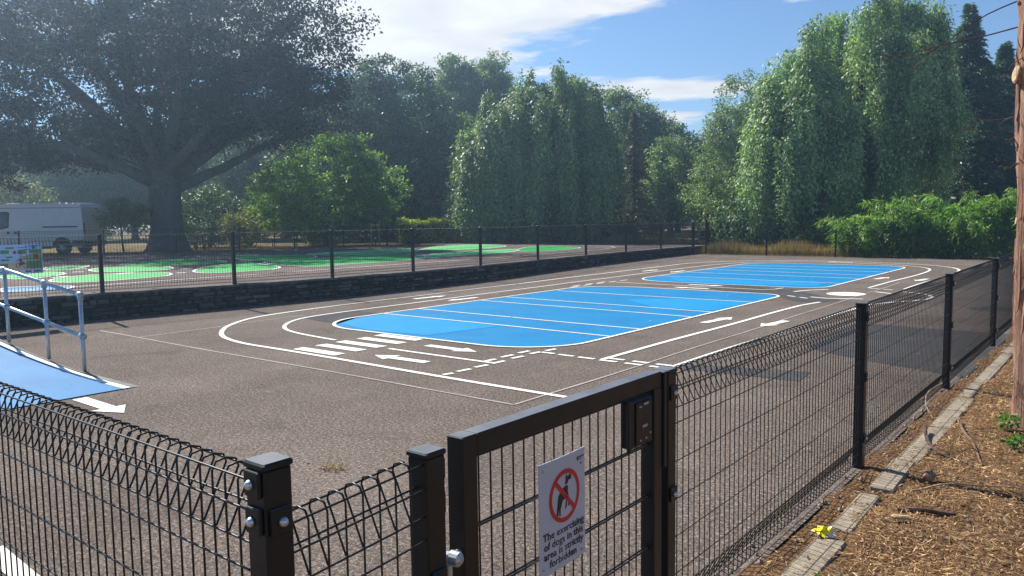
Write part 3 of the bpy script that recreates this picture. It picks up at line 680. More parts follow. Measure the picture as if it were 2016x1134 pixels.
kp = MB(); kp.box((FX + .012, GY1 + .014, .90), (.05, .022, .36), bev=.003); part('latch_keep', kp, M['black'], root)
hg = MB()
hg.cyl((FX + .01, GP0 + .034, .775), (FX + .01, GY0 + .002, .775), .008, 10)
hg.box((FX + .012, GP0 + .05, .775), (.026, .034, .03), bev=.004)
hg.tube([(FX + .02, GP0 + .062, .775), (FX + .045, GP0 + .066, .775), (FX + .052, GP0 + .067, .775)], [.021, .019, .010], 12)
hg.box((FX + .02, GP0 + .047, .745), (.022, .02, .04), bev=.003)
part('hinge', hg, M['galv'], root)

# ------------------------------------------------------------------ the sign on the gate
def text_mesh(s, size, off=0, mat=None, align='LEFT', ext=.0004):
    cu = bpy.data.curves.new('lettering', 'FONT'); cu.body = s; cu.size = size; cu.offset = off; cu.extrude = ext; cu.align_x = align; cu.resolution_u = 3
    ob = bpy.data.objects.new('lettering', cu); COL.objects.link(ob)
    dg = bpy.context.evaluated_depsgraph_get(); me = bpy.data.meshes.new_from_object(ob.evaluated_get(dg))
    bpy.data.objects.remove(ob); bpy.data.curves.remove(cu); me.materials.clear()
    if mat: me.materials.append(mat)
    return me
SX, SY0, SZ0, SW, SH = FX + .028, 1.787, .578, .245, .347
root = empty('warning_sign', (SX, SY0, SZ0), 'white no dogs notice with a red barred circle fixed to the gate mesh', 'sign')
# local frame of the sign: x' = world +Y, y' = world +Z, normal = world +X
n_ = 12; bd = MB(); Vv = []; Ff = []
def bow(u_): return .004 * math.sin(u_ * math.pi) - .003 * u_
for side, dx in ((0, .0025), (1, -.0005)):
    for j in range(2):
        for i in range(n_ + 1): Vv.append((bow(i / n_) * 1 + dx, i / n_ * SW, j * SH))
N1 = n_ + 1
for i in range(n_):
    Ff += [(i, i + 1, N1 + i + 1, N1 + i), (2 * N1 + i + 1, 2 * N1 + i, 3 * N1 + i, 3 * N1 + i + 1), (N1 + i, N1 + i + 1, 3 * N1 + i + 1, 3 * N1 + i), (i + 1, i, 2 * N1 + i, 2 * N1 + i + 1)]
Ff += [(0, N1, 3 * N1, 2 * N1), (n_, 2 * N1 + n_, 3 * N1 + n_, N1 + n_)]
bd.add(Vv, Ff); put('board', bd.mesh('board', M['sign_white']), root)
def flat(name, polys, m_, z=.0035, dep=.0006):
    k = MB()
    for P in polys:
        h = len(P); k.add([(bow(p[0] / SW) + z, p[0], p[1]) for p in P], [tuple(range(h))])
    return put(name, k.mesh(name, m_), root)
cx_, cy_, r1, r2 = .128, .222, .0825, .068
a = np.linspace(0, 2 * np.pi, 49)
ring = [[(cx_ + r1 * math.cos(a[i]), cy_ + r1 * math.sin(a[i])), (cx_ + r1 * math.cos(a[i + 1]), cy_ + r1 * math.sin(a[i + 1])), (cx_ + r2 * math.cos(a[i + 1]), cy_ + r2 * math.sin(a[i + 1])), (cx_ + r2 * math.cos(a[i]), cy_ + r2 * math.sin(a[i]))] for i in range(48)]
dog = [[(-.046, -.058), (-.038, -.058), (-.033, -.035), (-.022, -.014), (-.036, .006), (-.040, -.012), (-.044, -.036)], [(-.032, -.057), (-.025, -.057), (-.024, -.036), (-.012, -.012), (-.022, -.014), (-.033, -.035)],
       [(-.036, .006), (-.022, -.014), (-.012, -.012), (.006, -.010), (.012, -.004), (.016, .022), (.013, .030), (-.002, .029), (-.020, .022)],
       [(.006, -.010), (.001, -.034), (-.002, -.042), (.005, -.042), (.009, -.034), (.012, -.004)], [(.012, -.004), (.017, -.030), (.014, -.038), (.021, -.038), (.024, -.030), (.016, .010)],
       [(-.002, .033), (.013, .034), (.020, .044), (.034, .044), (.035, .058), (.024, .061), (.012, .056), (.009, .068), (.003, .058), (.002, .044)]]
flat('dog_symbol', [[(cx_ + p[0], cy_ + p[1]) for p in P] for P in dog], M['sign_ink'], .0032)
flat('prohibition_ring', ring, M['sign_red'], .0036)
s2, hw = r2 + .004, .0075; c45 = math.cos(R(45))
flat('prohibition_bar', [[(cx_ - s2 * c45 - hw * c45, cy_ + s2 * c45 - hw * c45), (cx_ + s2 * c45 - hw * c45, cy_ - s2 * c45 - hw * c45), (cx_ + s2 * c45 + hw * c45, cy_ - s2 * c45 + hw * c45), (cx_ - s2 * c45 + hw * c45, cy_ + s2 * c45 + hw * c45)]], M['sign_red'], .0041)
for k, (ln, xo) in enumerate((('The exercising', .122), ('of dogs in this', .122), ('area is strictly', .122), ('forbidden', .118))):
    me = text_mesh(ln, .0325, .00035, M['sign_ink'], 'CENTER')
    o = put('lettering', me, root); o.rotation_euler = (R(90), 0, R(90)); o.location = (.0052, xo, .108 - k * .0295); o.scale = (1.13, 1, 1)
flat('crest', [[(.196, .325), (.204, .325), (.204, .316), (.200, .311), (.196, .316)]], M['sign_ink'], .0045)
flat('crest_lettering', [[(.207, .320), (.236, .320), (.236, .324), (.207, .324)], [(.207, .314), (.224, .314), (.224, .316), (.207, .316)]], M['sign_ink'], .0045)
for (px, py) in ((.018, .325), (.222, .300), (.222, .018), (.018, .022)):
    k = MB(); k.tube([(.003, px, py), (.0055, px, py), (.0065, px, py)], [.0045, .004, .002], 10); put('rivet', k.mesh('rivet', M['galv']), root)

# ------------------------------------------------------------------ fences round the upper court and at the end of the lower court
WPY = [.6, 3.35, 6.08, 8.4, 10.6, 12.95, 15.55, 18.6, 21.8, 24.9, 27.9, 30.95]
root = empty('mesh_fence', (wallx(WPY[0]) - .05, WPY[0], 0), 'black mesh fence standing on the low stone wall along the green painted court', 'fence')
r0 = root.location
for y in WPY: post_parts(root, (wallx(y) - .06 - r0.x, y - r0.y, zup(y)), 1.03, .06, 0, None)
for k in range(len(WPY) - 1):
    a = np.array([wallx(WPY[k]) - .06, WPY[k]]); b = np.array([wallx(WPY[k + 1]) - .06, WPY[k + 1]]); d = b - a; L = np.linalg.norm(d) - .064
    put('mesh_panel', panel_mb(L, zup(a[1]) + .05, zup(a[1]) + 1.015, zb2=zup(b[1]) + .05, zt2=zup(b[1]) + 1.015, r=.0026).mesh('mesh_panel', M['wire'], True), root,
        (a[0] + d[0] / np.linalg.norm(d) * .032 - r0.x, a[1] + .032 - r0.y, 0), math.atan2(d[1], d[0]))
def run(label, pts, h=1.03, nspan=None, zfun=lambda x, y: 0, tall=()):
    root = empty('mesh_fence', (pts[0][0], pts[0][1], 0), label, 'fence'); r0 = root.location
    for i, p in enumerate(pts): post_parts(root, (p[0] - r0.x, p[1] - r0.y, zfun(*p)), 1.45 if i in tall else h, .06, 0, None)
    for a, b in zip(pts[:-1], pts[1:]):
        a, b = np.array(a), np.array(b); d = b - a; l_ = np.linalg.norm(d); u_ = d / l_
        za, zb_ = zfun(*a), zfun(*b)
        put('mesh_panel', panel_mb(l_ - .064, za + .05, za + h - .015, zb2=zb_ + .05, zt2=zb_ + h - .015, r=.0026).mesh('mesh_panel', M['wire'], True), root, (a[0] + u_[0] * .032 - r0.x, a[1] + u_[1] * .032 - r0.y, 0), math.atan2(d[1], d[0]))
run('black mesh fence along the far long side of the green court before the big beech', [(-30.7, 2 + 2.86 * k) for k in range(11)] + [(-30.7, 32.6)], zfun=lambda x, y: zup(y))
run('black mesh fence at the end of the green court in front of the clipped hedges', [(-30.55 + 2.93 * k, 32.75) for k in range(6)] + [(-14.98, 32.4), (-15.02, 31.1)], zfun=lambda x, y: zup(y))
run('black mesh fence closing the blue court in front of tall grass and bamboo', [(-14.45, 31.1), (-11.75, 30.85), (-9.05, 30.75), (-6.3, 30.65), (-3.7, 30.55), (-1.45, 30.5)], tall=(0,))

# ------------------------------------------------------------------ the blue cycle ramp and its handrail
xs = np.linspace(-14.05, -7.86, 40)
def rz_(x): d = np.clip((-8.3 - x) / 5.75, 0, 1); return .006 + .45 * d ** 1.7 * (1 - .0 * d)
root = empty('cycle_ramp', (-10.5, 2.6, 0), 'blue painted concrete ramp rising to the stone wall with a white edge', 'ramp')
y0, y1 = .6, 3.62
def surf(ya, yb, dz, m_, skew=0):
    k = MB(); n = len(xs)
    k.add([(x, ya, rz_(x) + dz) for x in xs] + [(x, yb, rz_(x) + dz) for x in xs], [(i, i + 1, n + i + 1, n + i) for i in range(n - 1)]); return k
part('deck', surf(y0, y1 - .07, .004, 0), M['blue_ramp'], root)
part('edge_line', surf(y1 - .07, y1, .005, 0), M['white'], root)
sd_ = MB(); n = len(xs)
for ya, yb in ((y1, y1 + .10),):
    sd_.add([(x, ya, rz_(x) + .001) for x in xs] + [(x, yb, max(.002, rz_(x) - .03)) for x in xs] + [(x, yb + .02, -.01) for x in xs], [(i, i + 1, n + i + 1, n + i) for i in range(n - 1)] + [(n + i, n + i + 1, 2 * n + i + 1, 2 * n + i) for i in range(n - 1)])
part('kerb_side', sd_, M['ramp_side'], root)
root = empty('handrail', (-10.5, 3.7, 0), 'galvanised tube handrail with two rails beside the blue ramp', 'handrail')
HX = [-9.2, -10.17, -11.42, -12.7, -13.9]; rt_ = .0215
top = lambda x: .865 + (-9.2 - x) * .0985; mid = lambda x: .40 + (-9.2 - x) * .0885
for x in HX:
    mb = MB(); mb.cyl((x, 3.74, rz_(x) - .03), (x, 3.74, top(x)), rt_, 14); p = part('post', mb, M['tube'], root, True)
    mb = MB(); mb.cyl((x, 3.74, mid(x) - .032), (x, 3.74, mid(x) + .032), .031, 14); mb.tube([(x - .045, 3.74, mid(x - .045)), (x + .045, 3.74, mid(x + .045))], .031, 12); part('clamp', mb, M['galv'], p, True)
    mb = MB(); mb.tube([(x - .045, 3.74, top(x - .045)), (x + .035, 3.74, top(x + .035))], .031, 12); mb.cyl((x, 3.74, top(x) - .06), (x, 3.74, top(x)), .031, 14); part('elbow', mb, M['galv'], p, True)
mb = MB(); mb.cyl((-9.2, 3.74, top(-9.2)), (-14, 3.74, top(-14)), rt_, 14); part('top_rail', mb, M['tube'], root, True)
mb = MB(); mb.cyl((-9.2, 3.74, mid(-9.2)), (-14, 3.74, mid(-14)), rt_, 14); part('middle_rail', mb, M['tube'], root, True)

# ------------------------------------------------------------------ picture board on the upper fence
BX, BY0, BY1, BZ0, BZ1 = wallx(4.7) + .02, 3.98, 5.20, .86, 1.335
root = empty('picture_board', (BX, BY0, BZ0), 'printed board of a child on a red bicycle hung on the fence above the wall', 'board')
bw, bh = BY1 - BY0, BZ1 - BZ0
mb = MB(); mb.box((0, bw / 2, bh / 2), (.01, bw, bh), bev=.002); put('panel', mb.mesh('panel', simple('board_sky', (.50, .68, .90), .5, 0, .3, .05)), root)
def bp(name, polys, col, z):
    k = MB()
    for P in polys: k.add([(z, p[0] * bw, p[1] * bh) for p in P], [tuple(range(len(P)))])
    put(name, k.mesh(name, simple('print', col, .5, 0, .3, .06)), root)
def rc(x0, y0_, x1, y1_): return [(x0, y0_), (x1, y0_), (x1, y1_), (x0, y1_)]
def el(x, y, r, n=14, k=bw / bh): return [(x + r * math.cos(q), y + r * k * math.sin(q)) for q in np.linspace(0, 6.283, n, endpoint=False)]
bp('white_band', [rc(.01, .02, .99, .13)], (.72, .76, .85), .0065)
bp('printed_sand', [[(.28, .15), (.99, .15), (.99, .42), (.80, .46), (.66, .40), (.50, .40), (.38, .30)]], (.72, .58, .38), .0060)
bp('printed_grass', [[(.01, .15), (.45, .15), (.40, .42), (.20, .56), (.01, .58)], [(.66, .42), (.80, .48), (.99, .44), (.99, .72), (.84, .66), (.72, .56)]], (.30, .46, .22), .0062)
for k_, P_ in enumerate([rc(.50, .70, .60, .82), rc(.56, .86, .66, .92), rc(.70, .68, .80, .82), rc(.84, .70, .985, .80), rc(.56, .56, .64, .61), rc(.50, .46, .60, .52), rc(.80, .20, .985, .44), rc(.48, .22, .58, .36), rc(.08, .60, .24, .76), rc(.08, .3, .22, .46)]): bp('printed_panel', [P_], (.17, .30, .14), .0068)
bp('printed_flower', [el(.665, .74, .022), el(.92, .58, .034)], (.50, .07, .03), .0072)
bp('printed_badge', [el(.895, .905, .026)], (.05, .30, .40), .0072)
for P_ in [rc(.30, .885, .50, .915), rc(.02, .885, .24, .915), rc(.70, .885, .82, .905), rc(.42, .06, .72, .09), rc(.78, .05, .85, .11), rc(.88, .05, .97, .105)]: bp('printed_text', [P_], (.12, .12, .42), .0074)
wheel = lambda x, y, r: [[(x + r * math.cos(a_), y + r * 2.57 * math.sin(a_)), (x + r * math.cos(b_), y + r * 2.57 * math.sin(b_)), (x + .78 * r * math.cos(b_), y + .78 * r * 2.57 * math.sin(b_)), (x + .78 * r * math.cos(a_), y + .78 * r * 2.57 * math.sin(a_))] for a_, b_ in zip(np.linspace(0, 6.283, 17)[:-1], np.linspace(0, 6.283, 17)[1:])]
bp('printed_wheels', wheel(.70, .30, .030) + wheel(.775, .30, .030), (.12, .015, .02), .0078)
bp('printed_frame', [[(.70, .30), (.72, .40), (.725, .40), (.74, .31), (.77, .42), (.775, .42), (.778, .30), (.765, .30), (.755, .39), (.735, .29)]], (.40, .05, .05), .0076)
bp('printed_trousers', [[(.715, .52), (.745, .52), (.755, .40), (.745, .30), (.73, .30), (.735, .40), (.715, .42)]], (.08, .17, .42), .0080)
bp('printed_top', [[(.715, .52), (.75, .52), (.765, .46), (.768, .48), (.752, .62), (.722, .63)]], (.62, .38, .34), .0082)
bp('printed_head', [el(.737, .68, .017)], (.52, .32, .24), .0083)
bp('printed_helmet', [[(.717, .68), (.722, .745), (.737, .765), (.752, .745), (.757, .70), (.735, .71)]], (.09, .025, .05), .0085)
# ------------------------------------------------------------------ parked van beyond the upper court
VR = np.array([math.cos(YAW), math.sin(YAW)]); VBX = np.array([-40.6, 16.4])  # rear axle on the ground; the van points away to -VR
van = empty('parked_van', (VBX[0], VBX[1], float(hgt(*VBX)) - .02), 'white high roofed panel van parked in the shade beyond the green court', 'van')
van.rotation_euler = (0, 0, YAW + R(-2))
# local: +x towards the rear, -y faces the court, z up; rear axle at x=0
M['van'] = simple('van_paint', (.62, .65, .70), .35, 0, .5, .05, 3); M['glass'] = simple('dark_glass', (.03, .045, .06), .08, 0, .8, .1); M['plastic'] = simple('black_plastic', (.025, .026, .03), .6, 0, .4)
prof = [(1.02, .42), (1.06, .9), (1.05, 1.35), (1.0, 1.8), (.95, 2.2), (.86, 2.36), (.5, 2.42), (-1., 2.44), (-2.6, 2.44), (-3.1, 2.38), (-3.35, 2.24), (-3.75, 1.72), (-4.0, 1.36), (-4.5, 1.18), (-4.72, 1.0), (-4.76, .55), (-4.7, .32), (-4.3, .30), (.5, .34), (.9, .36)]
def vy(z): return .99 - .02 * abs(z - .9) - .11 * max(0, (z - 1.3)) ** 1.2
mb = MB(); n = len(prof)
for sgn in (-1, 1):
    pass
V_ = []; ring_in = [(x * .985 - .02, z + (.03 if z < 1 else -.05), ) for x, z in prof]
for (q, ins) in ((-1, 0), (1, 0)):
    V_ += [(x, q * vy(z), z) for x, z in prof]
V_ += [(x, -1 * (vy(z) - .07), z + (.05 if z > 2.1 else 0)) for x, z in prof] + [(x, 1 * (vy(z) - .07), z + (.05 if z > 2.1 else 0)) for x, z in prof]
F_v = []
for i in range(n):
    j = (i + 1) % n
    F_v += [(i, j, 2 * n + j, 2 * n + i), (2 * n + i, 2 * n + j, 3 * n + j, 3 * n + i), (3 * n + i, 3 * n + j, n + j, n + i)]
F_v += [tuple(range(n - 1, -1, -1)), tuple(range(n, 2 * n))]
mb.add(V_, F_v); body = put('body', mb.mesh('body', M['van']), van)
def vp(name, poly, m_, off=.006, parent=van, smooth_=False):
    k = MB(); k.add([(x, -vy(z) - off, z) for x, z in poly], [tuple(range(len(poly)))]); return put(name, k.mesh(name, m_), parent)
vp('cab_window', [(-2.55, 1.32), (-2.52, 2.02), (-2.65, 2.08), (-3.2, 2.07), (-3.72, 1.5), (-3.8, 1.28), (-3.1, 1.2)], M['plastic'], .006)
vp('window_glass', [(-2.62, 1.38), (-2.60, 1.98), (-3.02, 2.0), (-3.02, 1.32)], M['glass'], .010); vp('window_glass', [(-3.08, 1.32), (-3.08, 2.0), (-3.18, 2.0), (-3.62, 1.48), (-3.66, 1.36)], M['glass'], .010)
for nm, q in (('door_seam', [(-2.40, .5), (-2.40, 2.12), (-2.415, 2.12), (-2.415, .5)]), ('door_seam', [(-.9, .5), (-.9, 2.15), (-.912, 2.15), (-.912, .5)]), ('roof_gutter', [(.86, 2.24), (-3.2, 2.26), (-3.2, 2.235), (.86, 2.215)])):
    vp(nm, q, simple('seam', (.10, .11, .13), .6), .004)
vp('slide_rail', [(.78, 1.36), (-.9, 1.36), (-.9, 1.30), (.78, 1.30)], M['plastic'], .009)
vp('door_handle', [(-2.52, 1.14), (-2.52, 1.02), (-2.64, 1.02), (-2.64, 1.14)], M['plastic'], .010); vp('door_handle', [(-2.16, 1.14), (-2.16, 1.02), (-2.28, 1.02), (-2.28, 1.14)], M['plastic'], .010)
vp('side_trim', [(1.05, .42), (1.06, .68), (.52, .70), (.46, .42)], M['plastic'], .010)
vp('sill', [(-.5, .30), (-.5, .42), (-3.3, .40), (-3.3, .29)], M['plastic'], .008)
vp('wheel_arch', [(.48, .34)] + [(.48 * math.cos(a_), .38 + .46 * math.sin(a_)) for a_ in np.linspace(0, math.pi, 14)] + [(-.48, .34)], M['rubber'], .007)
vp('wheel_arch', [(-3.27, .30)] + [(-3.75 + .48 * math.cos(a_), .38 + .46 * math.sin(a_)) for a_ in np.linspace(0, math.pi, 14)] + [(-4.23, .30)], M['rubber'], .007)
mb = MB(); mb.box((1.04, 0, .52), (.14, 1.9, .22), bev=.04); put('rear_bumper', mb.mesh('rear_bumper', M['plastic']), van)
mb = MB(); mb.box((-4.74, 0, .5), (.16, 1.86, .34), bev=.05); put('front_bumper', mb.mesh('front_bumper', M['plastic']), van)
mb = MB(); mb.box((1.035, -.86, 1.25), (.05, .12, .5), bev=.01); put('tail_light', mb.mesh('tail_light', simple('tail_red', (.35, .02, .02), .3)), van)
mb = MB(); mb.add([(-3.37, -.72, 2.22), (-3.37, .72, 2.22), (-3.98, .86, 1.38), (-3.98, -.86, 1.38)], [(0, 1, 2, 3)]); put('windscreen', mb.mesh('windscreen', M['glass']), van, (-.02, 0, .02))
mb = MB(); mb.box((-3.55, -1.10, 1.42), (.16, .22, .34), bev=.03); put('wing_mirror', mb.mesh('wing_mirror', M['plastic']), van)
ty = MB(); ty.tube([(0, -.13, 0), (0, -.10, 0), (0, .10, 0), (0, .13, 0)], [.27, .34, .34, .27], 24); tyme = ty.mesh('tyre', M['rubber'], True)
rm = MB(); rm.tube([(0, -.135, 0), (0, -.125, 0), (0, .0, 0)], [.05, .215, .225], 20)
for a_ in np.linspace(0, 6.283, 5, endpoint=False): rm.box((.13 * math.cos(a_), -.145, .13 * math.sin(a_)), (.07, .02, .07))
rme = rm.mesh('rim', simple('wheel_rim', (.30, .33, .37), .45, .5))
for (x, y) in ((0, -.86), (0, .86), (-3.75, -.86), (-3.75, .86)):
    wo_ = put('wheel', tyme, van, (x, y, .34)); wo_.name = 'wheel'; r_ = put('rim', rme, wo_)
    if y > 0: r_.rotation_euler = (0, 0, math.pi)

# ------------------------------------------------------------------ trunk of the cypress beside the bank, with stubs and dead branches
def curve(pts, n=20):
    P = np.array(pts, float); t_ = np.linspace(0, len(P) - 1, n); out = []
    for q in t_:
        i = min(int(q), len(P) - 2); f_ = q - i; p0, p1, p2, p3 = P[max(i - 1, 0)], P[i], P[i + 1], P[min(i + 2, len(P) - 1)]
        out.append(.5 * (2 * p1 + (p2 - p0) * f_ + (2 * p0 - 5 * p1 + 4 * p2 - p3) * f_ ** 2 + (3 * p1 - p0 - 3 * p2 + p3) * f_ ** 3))
    return np.array(out)
cyp = empty('cypress_tree', (-.55, 7.0, 0), 'reddish peeling cypress trunk with sawn stubs standing on the needle bank', 'tree')
zz = np.linspace(-.05, 4.6, 70); sd = 40; V_ = []; Fs = []
for j, z in enumerate(zz):
    cx0 = -.478 - .034 * z; cy0 = 7.0 - .01 * z; r0_ = .225 - .014 * z + .02 * math.exp(-z / .12)
    for i in range(sd):
        a_ = 2 * math.pi * i / sd
        fl = .012 * math.sin(a_ * 9 + 1.2 * math.sin(z * 1.5)) + .008 * math.sin(a_ * 17 + z * 2.) + .018 * math.sin(a_ * 4 + z * .6) + .004 * rng.standard_normal()
        V_.append((cx0 + (r0_ + fl) * math.cos(a_), cy0 + (r0_ + fl) * math.sin(a_), z))
for j in range(len(zz) - 1):
    for i in range(sd): i2 = (i + 1) % sd; Fs.append((j * sd + i, j * sd + i2, (j + 1) * sd + i2, (j + 1) * sd + i))
mb = MB(); mb.add(V_, Fs); trk = part('trunk', mb, M['bark_cyp'], cyp, True)
mb = MB()   # loose bark strips
for k in range(70):
    a_ = rng.uniform(1.6, 5.4); z = rng.uniform(.1, 4.2); L = rng.uniform(.12, .5); r0_ = .225 - .014 * z + .014
    P = []
    for q in np.linspace(0, 1, 5):
        zz_ = z + L * q; rr = r0_ + (.022 if q < .2 else .004) * rng.random()
        P.append((-.478 - .034 * zz_ + rr * math.cos(a_ + .05 * q), 7. + rr * math.sin(a_ + .05 * q), zz_))
    mb.tube(P, [.004, .010, .012, .009, .003], 4)
part('bark_strip', mb, M['bark_cyp'], trk)
for (z, a_, L, r_) in ((2.62, 3.6, .07, .07), (1.55, 3.4, .05, .035), (3.15, 3.3, .04, .02), (1.72, 4.6, .08, .06), (.95, 4.9, .05, .03)):
    d = np.array([math.cos(a_), math.sin(a_), .12]); b_ = np.array([-.478 - .034 * z, 7., z]) + d * .17
    mb = MB(); mb.tube([b_, b_ + d * L * .6, b_ + d * L], [r_ * 1.25, r_ * 1.05, r_ * .95], 12, wob=.05); o = part('branch_stub', mb, M['bark_cyp'], cyp)
    c_ = MB(); c_.tube([b_ + d * L, b_ + d * (L + .006)], [r_ * .88, r_ * .80], 12); part('cut_face', c_, M['cutwood'], o)
for (z, a_, L, dz) in ((3.0, 3.35, 1.0, .25), (3.2, 3.1, .9, .42), (3.45, 3.5, 1.2, .12), (2.25, 3.3, .42, .10), (2.32, 3.0, .35, .02), (3.6, 3.2, .8, -.3), (2.75, 3.6, .3, .18), (1.3, 3.4, .18, .06), (2.0, 3.2, .16, .1)):
    d = np.array([math.cos(a_), math.sin(a_)]); b_ = np.array([-.478 - .034 * z, 7.]) + d * .19
    pts = [(b_[0] + d[0] * L * q + .03 * rng.standard_normal(), b_[1] + d[1] * L * q + .03 * rng.standard_normal(), z - dz * q + .10 * q * q + .02 * rng.standard_normal()) for q in np.linspace(0, 1, 5)]
    mb = MB(); C_ = curve(pts, 14); mb.tube(C_, np.linspace(.006, .002, 14) * (1 if L > .3 else .7), 5)
    for q in range(3 if L > .5 else 1):
        i = rng.integers(4, 12); e = C_[i] + np.array([d[0] * .28 + .08 * rng.standard_normal(), d[1] * .28 + .1 * rng.standard_normal(), -.10 + .12 * rng.standard_normal()]) * L
        mb.tube(curve([C_[i], (C_[i] + e) / 2 + .02 * rng.standard_normal(3), e], 6), np.linspace(.003, .0013, 6), 4)
    part('dead_branch', mb, M['twig_dead'], cyp)

def leaf_ball(c, r, n, L, W, flat=1., upn=.4):
    d = rng.standard_normal((n, 3)); d /= np.linalg.norm(d, axis=1)[:, None]; rad = rng.random(n) ** .45
    P = np.array(c) + d * rad[:, None] * np.array(r)
    A = rng.standard_normal((n, 3)) * .7 + d * .6; A[:, 2] -= .25
    Nn = rng.standard_normal((n, 3)) * flat; Nn[:, 2] += upn
    return P, A, Nn, L * (.7 + .6 * rng.random(n)), W * (.7 + .6 * rng.random(n))
def join(parts): return [np.concatenate([p[i] for p in parts]) for i in range(5)]
for k, (c, nm) in enumerate((((-.72, 6.75, .07), 'upper small leafy ivy sprig at the foot of the cypress trunk by its root'), ((-.62, 6.2, .06), 'lower small leafy ivy sprig on the needles nearest the camera'))):
    rz0 = empty('ivy_sprig', (c[0], c[1], .02), nm, 'plant')
    put('foliage', leaf_mesh('foliage', *leaf_ball((0, 0, c[2]), (.06, .06, .06), 44, .045, .034, .6, .8), M['lf_ivy']), rz0)
    mb = MB()
    for q in range(4): mb.tube([(0, 0, -.01), (.03 * rng.standard_normal(), .03 * rng.standard_normal(), c[2] * .6), (.07 * rng.standard_normal(), .07 * rng.standard_normal(), c[2] * 1.3)], [.003, .0025, .0015], 4)
    put('stem', mb.mesh('stem', M['twig']), rz0)
# fallen branches and twigs on the bank
def stick(label, pts, r0_, r1_, mt='twig', cat='branch', forks=2):
    P = curve(pts, 14); P[:, 2] += mulch_z(P[:, 0], P[:, 1]) + .012; mb = MB(); mb.tube(P, np.linspace(r0_, r1_, 14), 6, wob=.08)
    for q in range(forks):
        i = rng.integers(4, 12); e = P[i] + np.array([.12 * rng.standard_normal(), .12 * rng.standard_normal(), .03 * rng.random()]); mb.tube(curve([P[i], (P[i] + e) / 2 + .01, e], 5), np.linspace(r1_ * .9, .0015, 5), 4)
    o = part('fallen_branch', mb, M[mt]); tag(o, label, cat)
stick('dark curved fallen branch lying beside the stone edging at the second post', [(-1.20, 6.35, .05), (-1.12, 6.05, .01), (-1.0, 5.85, 0), (-.85, 5.75, 0), (-.78, 5.62, .0)], .014, .006, 'twig_dead')
stick('long forked fallen branch on the needles left of the ivy sprigs', [(-1.05, 6.75, .03), (-.98, 6.5, .01), (-.88, 6.25, 0), (-.80, 5.95, 0), (-.74, 5.7, .0)], .012, .005)
stick('pale bent twig standing up against the foot of the mesh fence', [(-1.25, 6.9, .0), (-1.32, 7.0, .08), (-1.33, 7.1, .16), (-1.24, 7.2, .22)], .006, .003, 'crispwood' if 'crispwood' in M else 'cutwood', 'twig', 0)
stick('thin pale curved twig lying across the needles beyond the yellow chip', [(-1.0, 4.95, 0), (-.86, 5.1, .01), (-.6, 5.2, .01), (-.35, 5.35, .0)], .006, .003, 'cutwood', 'twig', 1)
stick('dark stick lying half buried behind the yellow bark chip', [(-.98, 4.55, 0), (-.84, 4.6, .005), (-.72, 4.66, .0)], .014, .010, 'twig_dead', 'stick', 0)
stick('long straight dry straw lying on the needles near the camera', [(-.72, 3.55, .01), (-.55, 3.35, .01), (-.38, 3.2, .01)], .003, .002, 'cutwood', 'straw', 0)
stick('thin twig lying on the near needles below the pale rag', [(-.95, 3.6, .01), (-.80, 3.45, .01), (-.62, 3.4, .01)], .004, .002, 'cutwood', 'twig', 0)
def chip(name, label, cat, c, d, rz0, m_):
    mb = MB(); mb.box((0, 0, d[2] / 2), d, bev=min(d) * .35); V0 = mb.v[0]; V0 += .12 * np.array(d) * rng.standard_normal(V0.shape) * .5
    o = put(name, mb.mesh(name, m_), None, c, rz0); tag(o, label, cat)
chip('bark_chip', 'pale yellow split wood chip lying on the needles', 'wood chip', (-.93, 4.40, .035), (.09, .035, .022), .4, M['cutwood'])
chip('bark_chip', 'flat grey bark piece lying on the near needles', 'wood chip', (-.42, 3.62, .045), (.07, .05, .018), 1.0, M['slab'])
chip('stone_lump', 'rounded brown stone lying on the bank beside the edging', 'stone', (-.95, 5.18, .03), (.07, .06, .05), .3, simple('brown_stone', (.28, .19, .12), .9))
# crumpled yellow packet
mb = MB(); g_ = 9; Vp = []
for i in range(g_):
    for j in range(g_):
        u_, v_ = i / (g_ - 1) - .5, j / (g_ - 1) - .5
        hh = .062 * math.exp(-((u_ + .05) ** 2 + (v_ - .05) ** 2) * 16) + .045 * math.exp(-((u_ - .28) ** 2 + (v_ + .2) ** 2) * 40) + .03 * abs(math.sin(u_ * 9 + v_ * 5)) + .012 * rng.standard_normal()
        Vp.append((u_ * .12 + .010 * rng.standard_normal(), v_ * .09 + .010 * rng.standard_normal(), .004 + max(0, hh) * .75))
mb.add(Vp, [(i * g_ + j, (i + 1) * g_ + j, (i + 1) * g_ + j + 1, i * g_ + j + 1) for i in range(g_ - 1) for j in range(g_ - 1)])
t = NT('packet_foil'); c = t.ramp(t.noise(17, 2, .5, t.pos(obj=True)), [(.50, (.80, .66, .015)), (.56, (.80, .66, .015)), (.60, (.62, .60, .56)), (.74, (.55, .53, .5)), (.76, (.35, .05, .03))])
g2 = t.n('ShaderNodeNewGeometry'); c = t.mix(g2.outputs['Backfacing'], c, (.62, .62, .60)); t.bsdf(c, .35, 0, .5)
packet = put('crumpled_packet', mb.mesh('crumpled_packet', t.m), None, (-1.19, 3.97, .022), .5); packet.scale = (.8, .8, .8)
tag(packet, 'crumpled yellow packet dropped on the stone edging by the fence', 'litter')
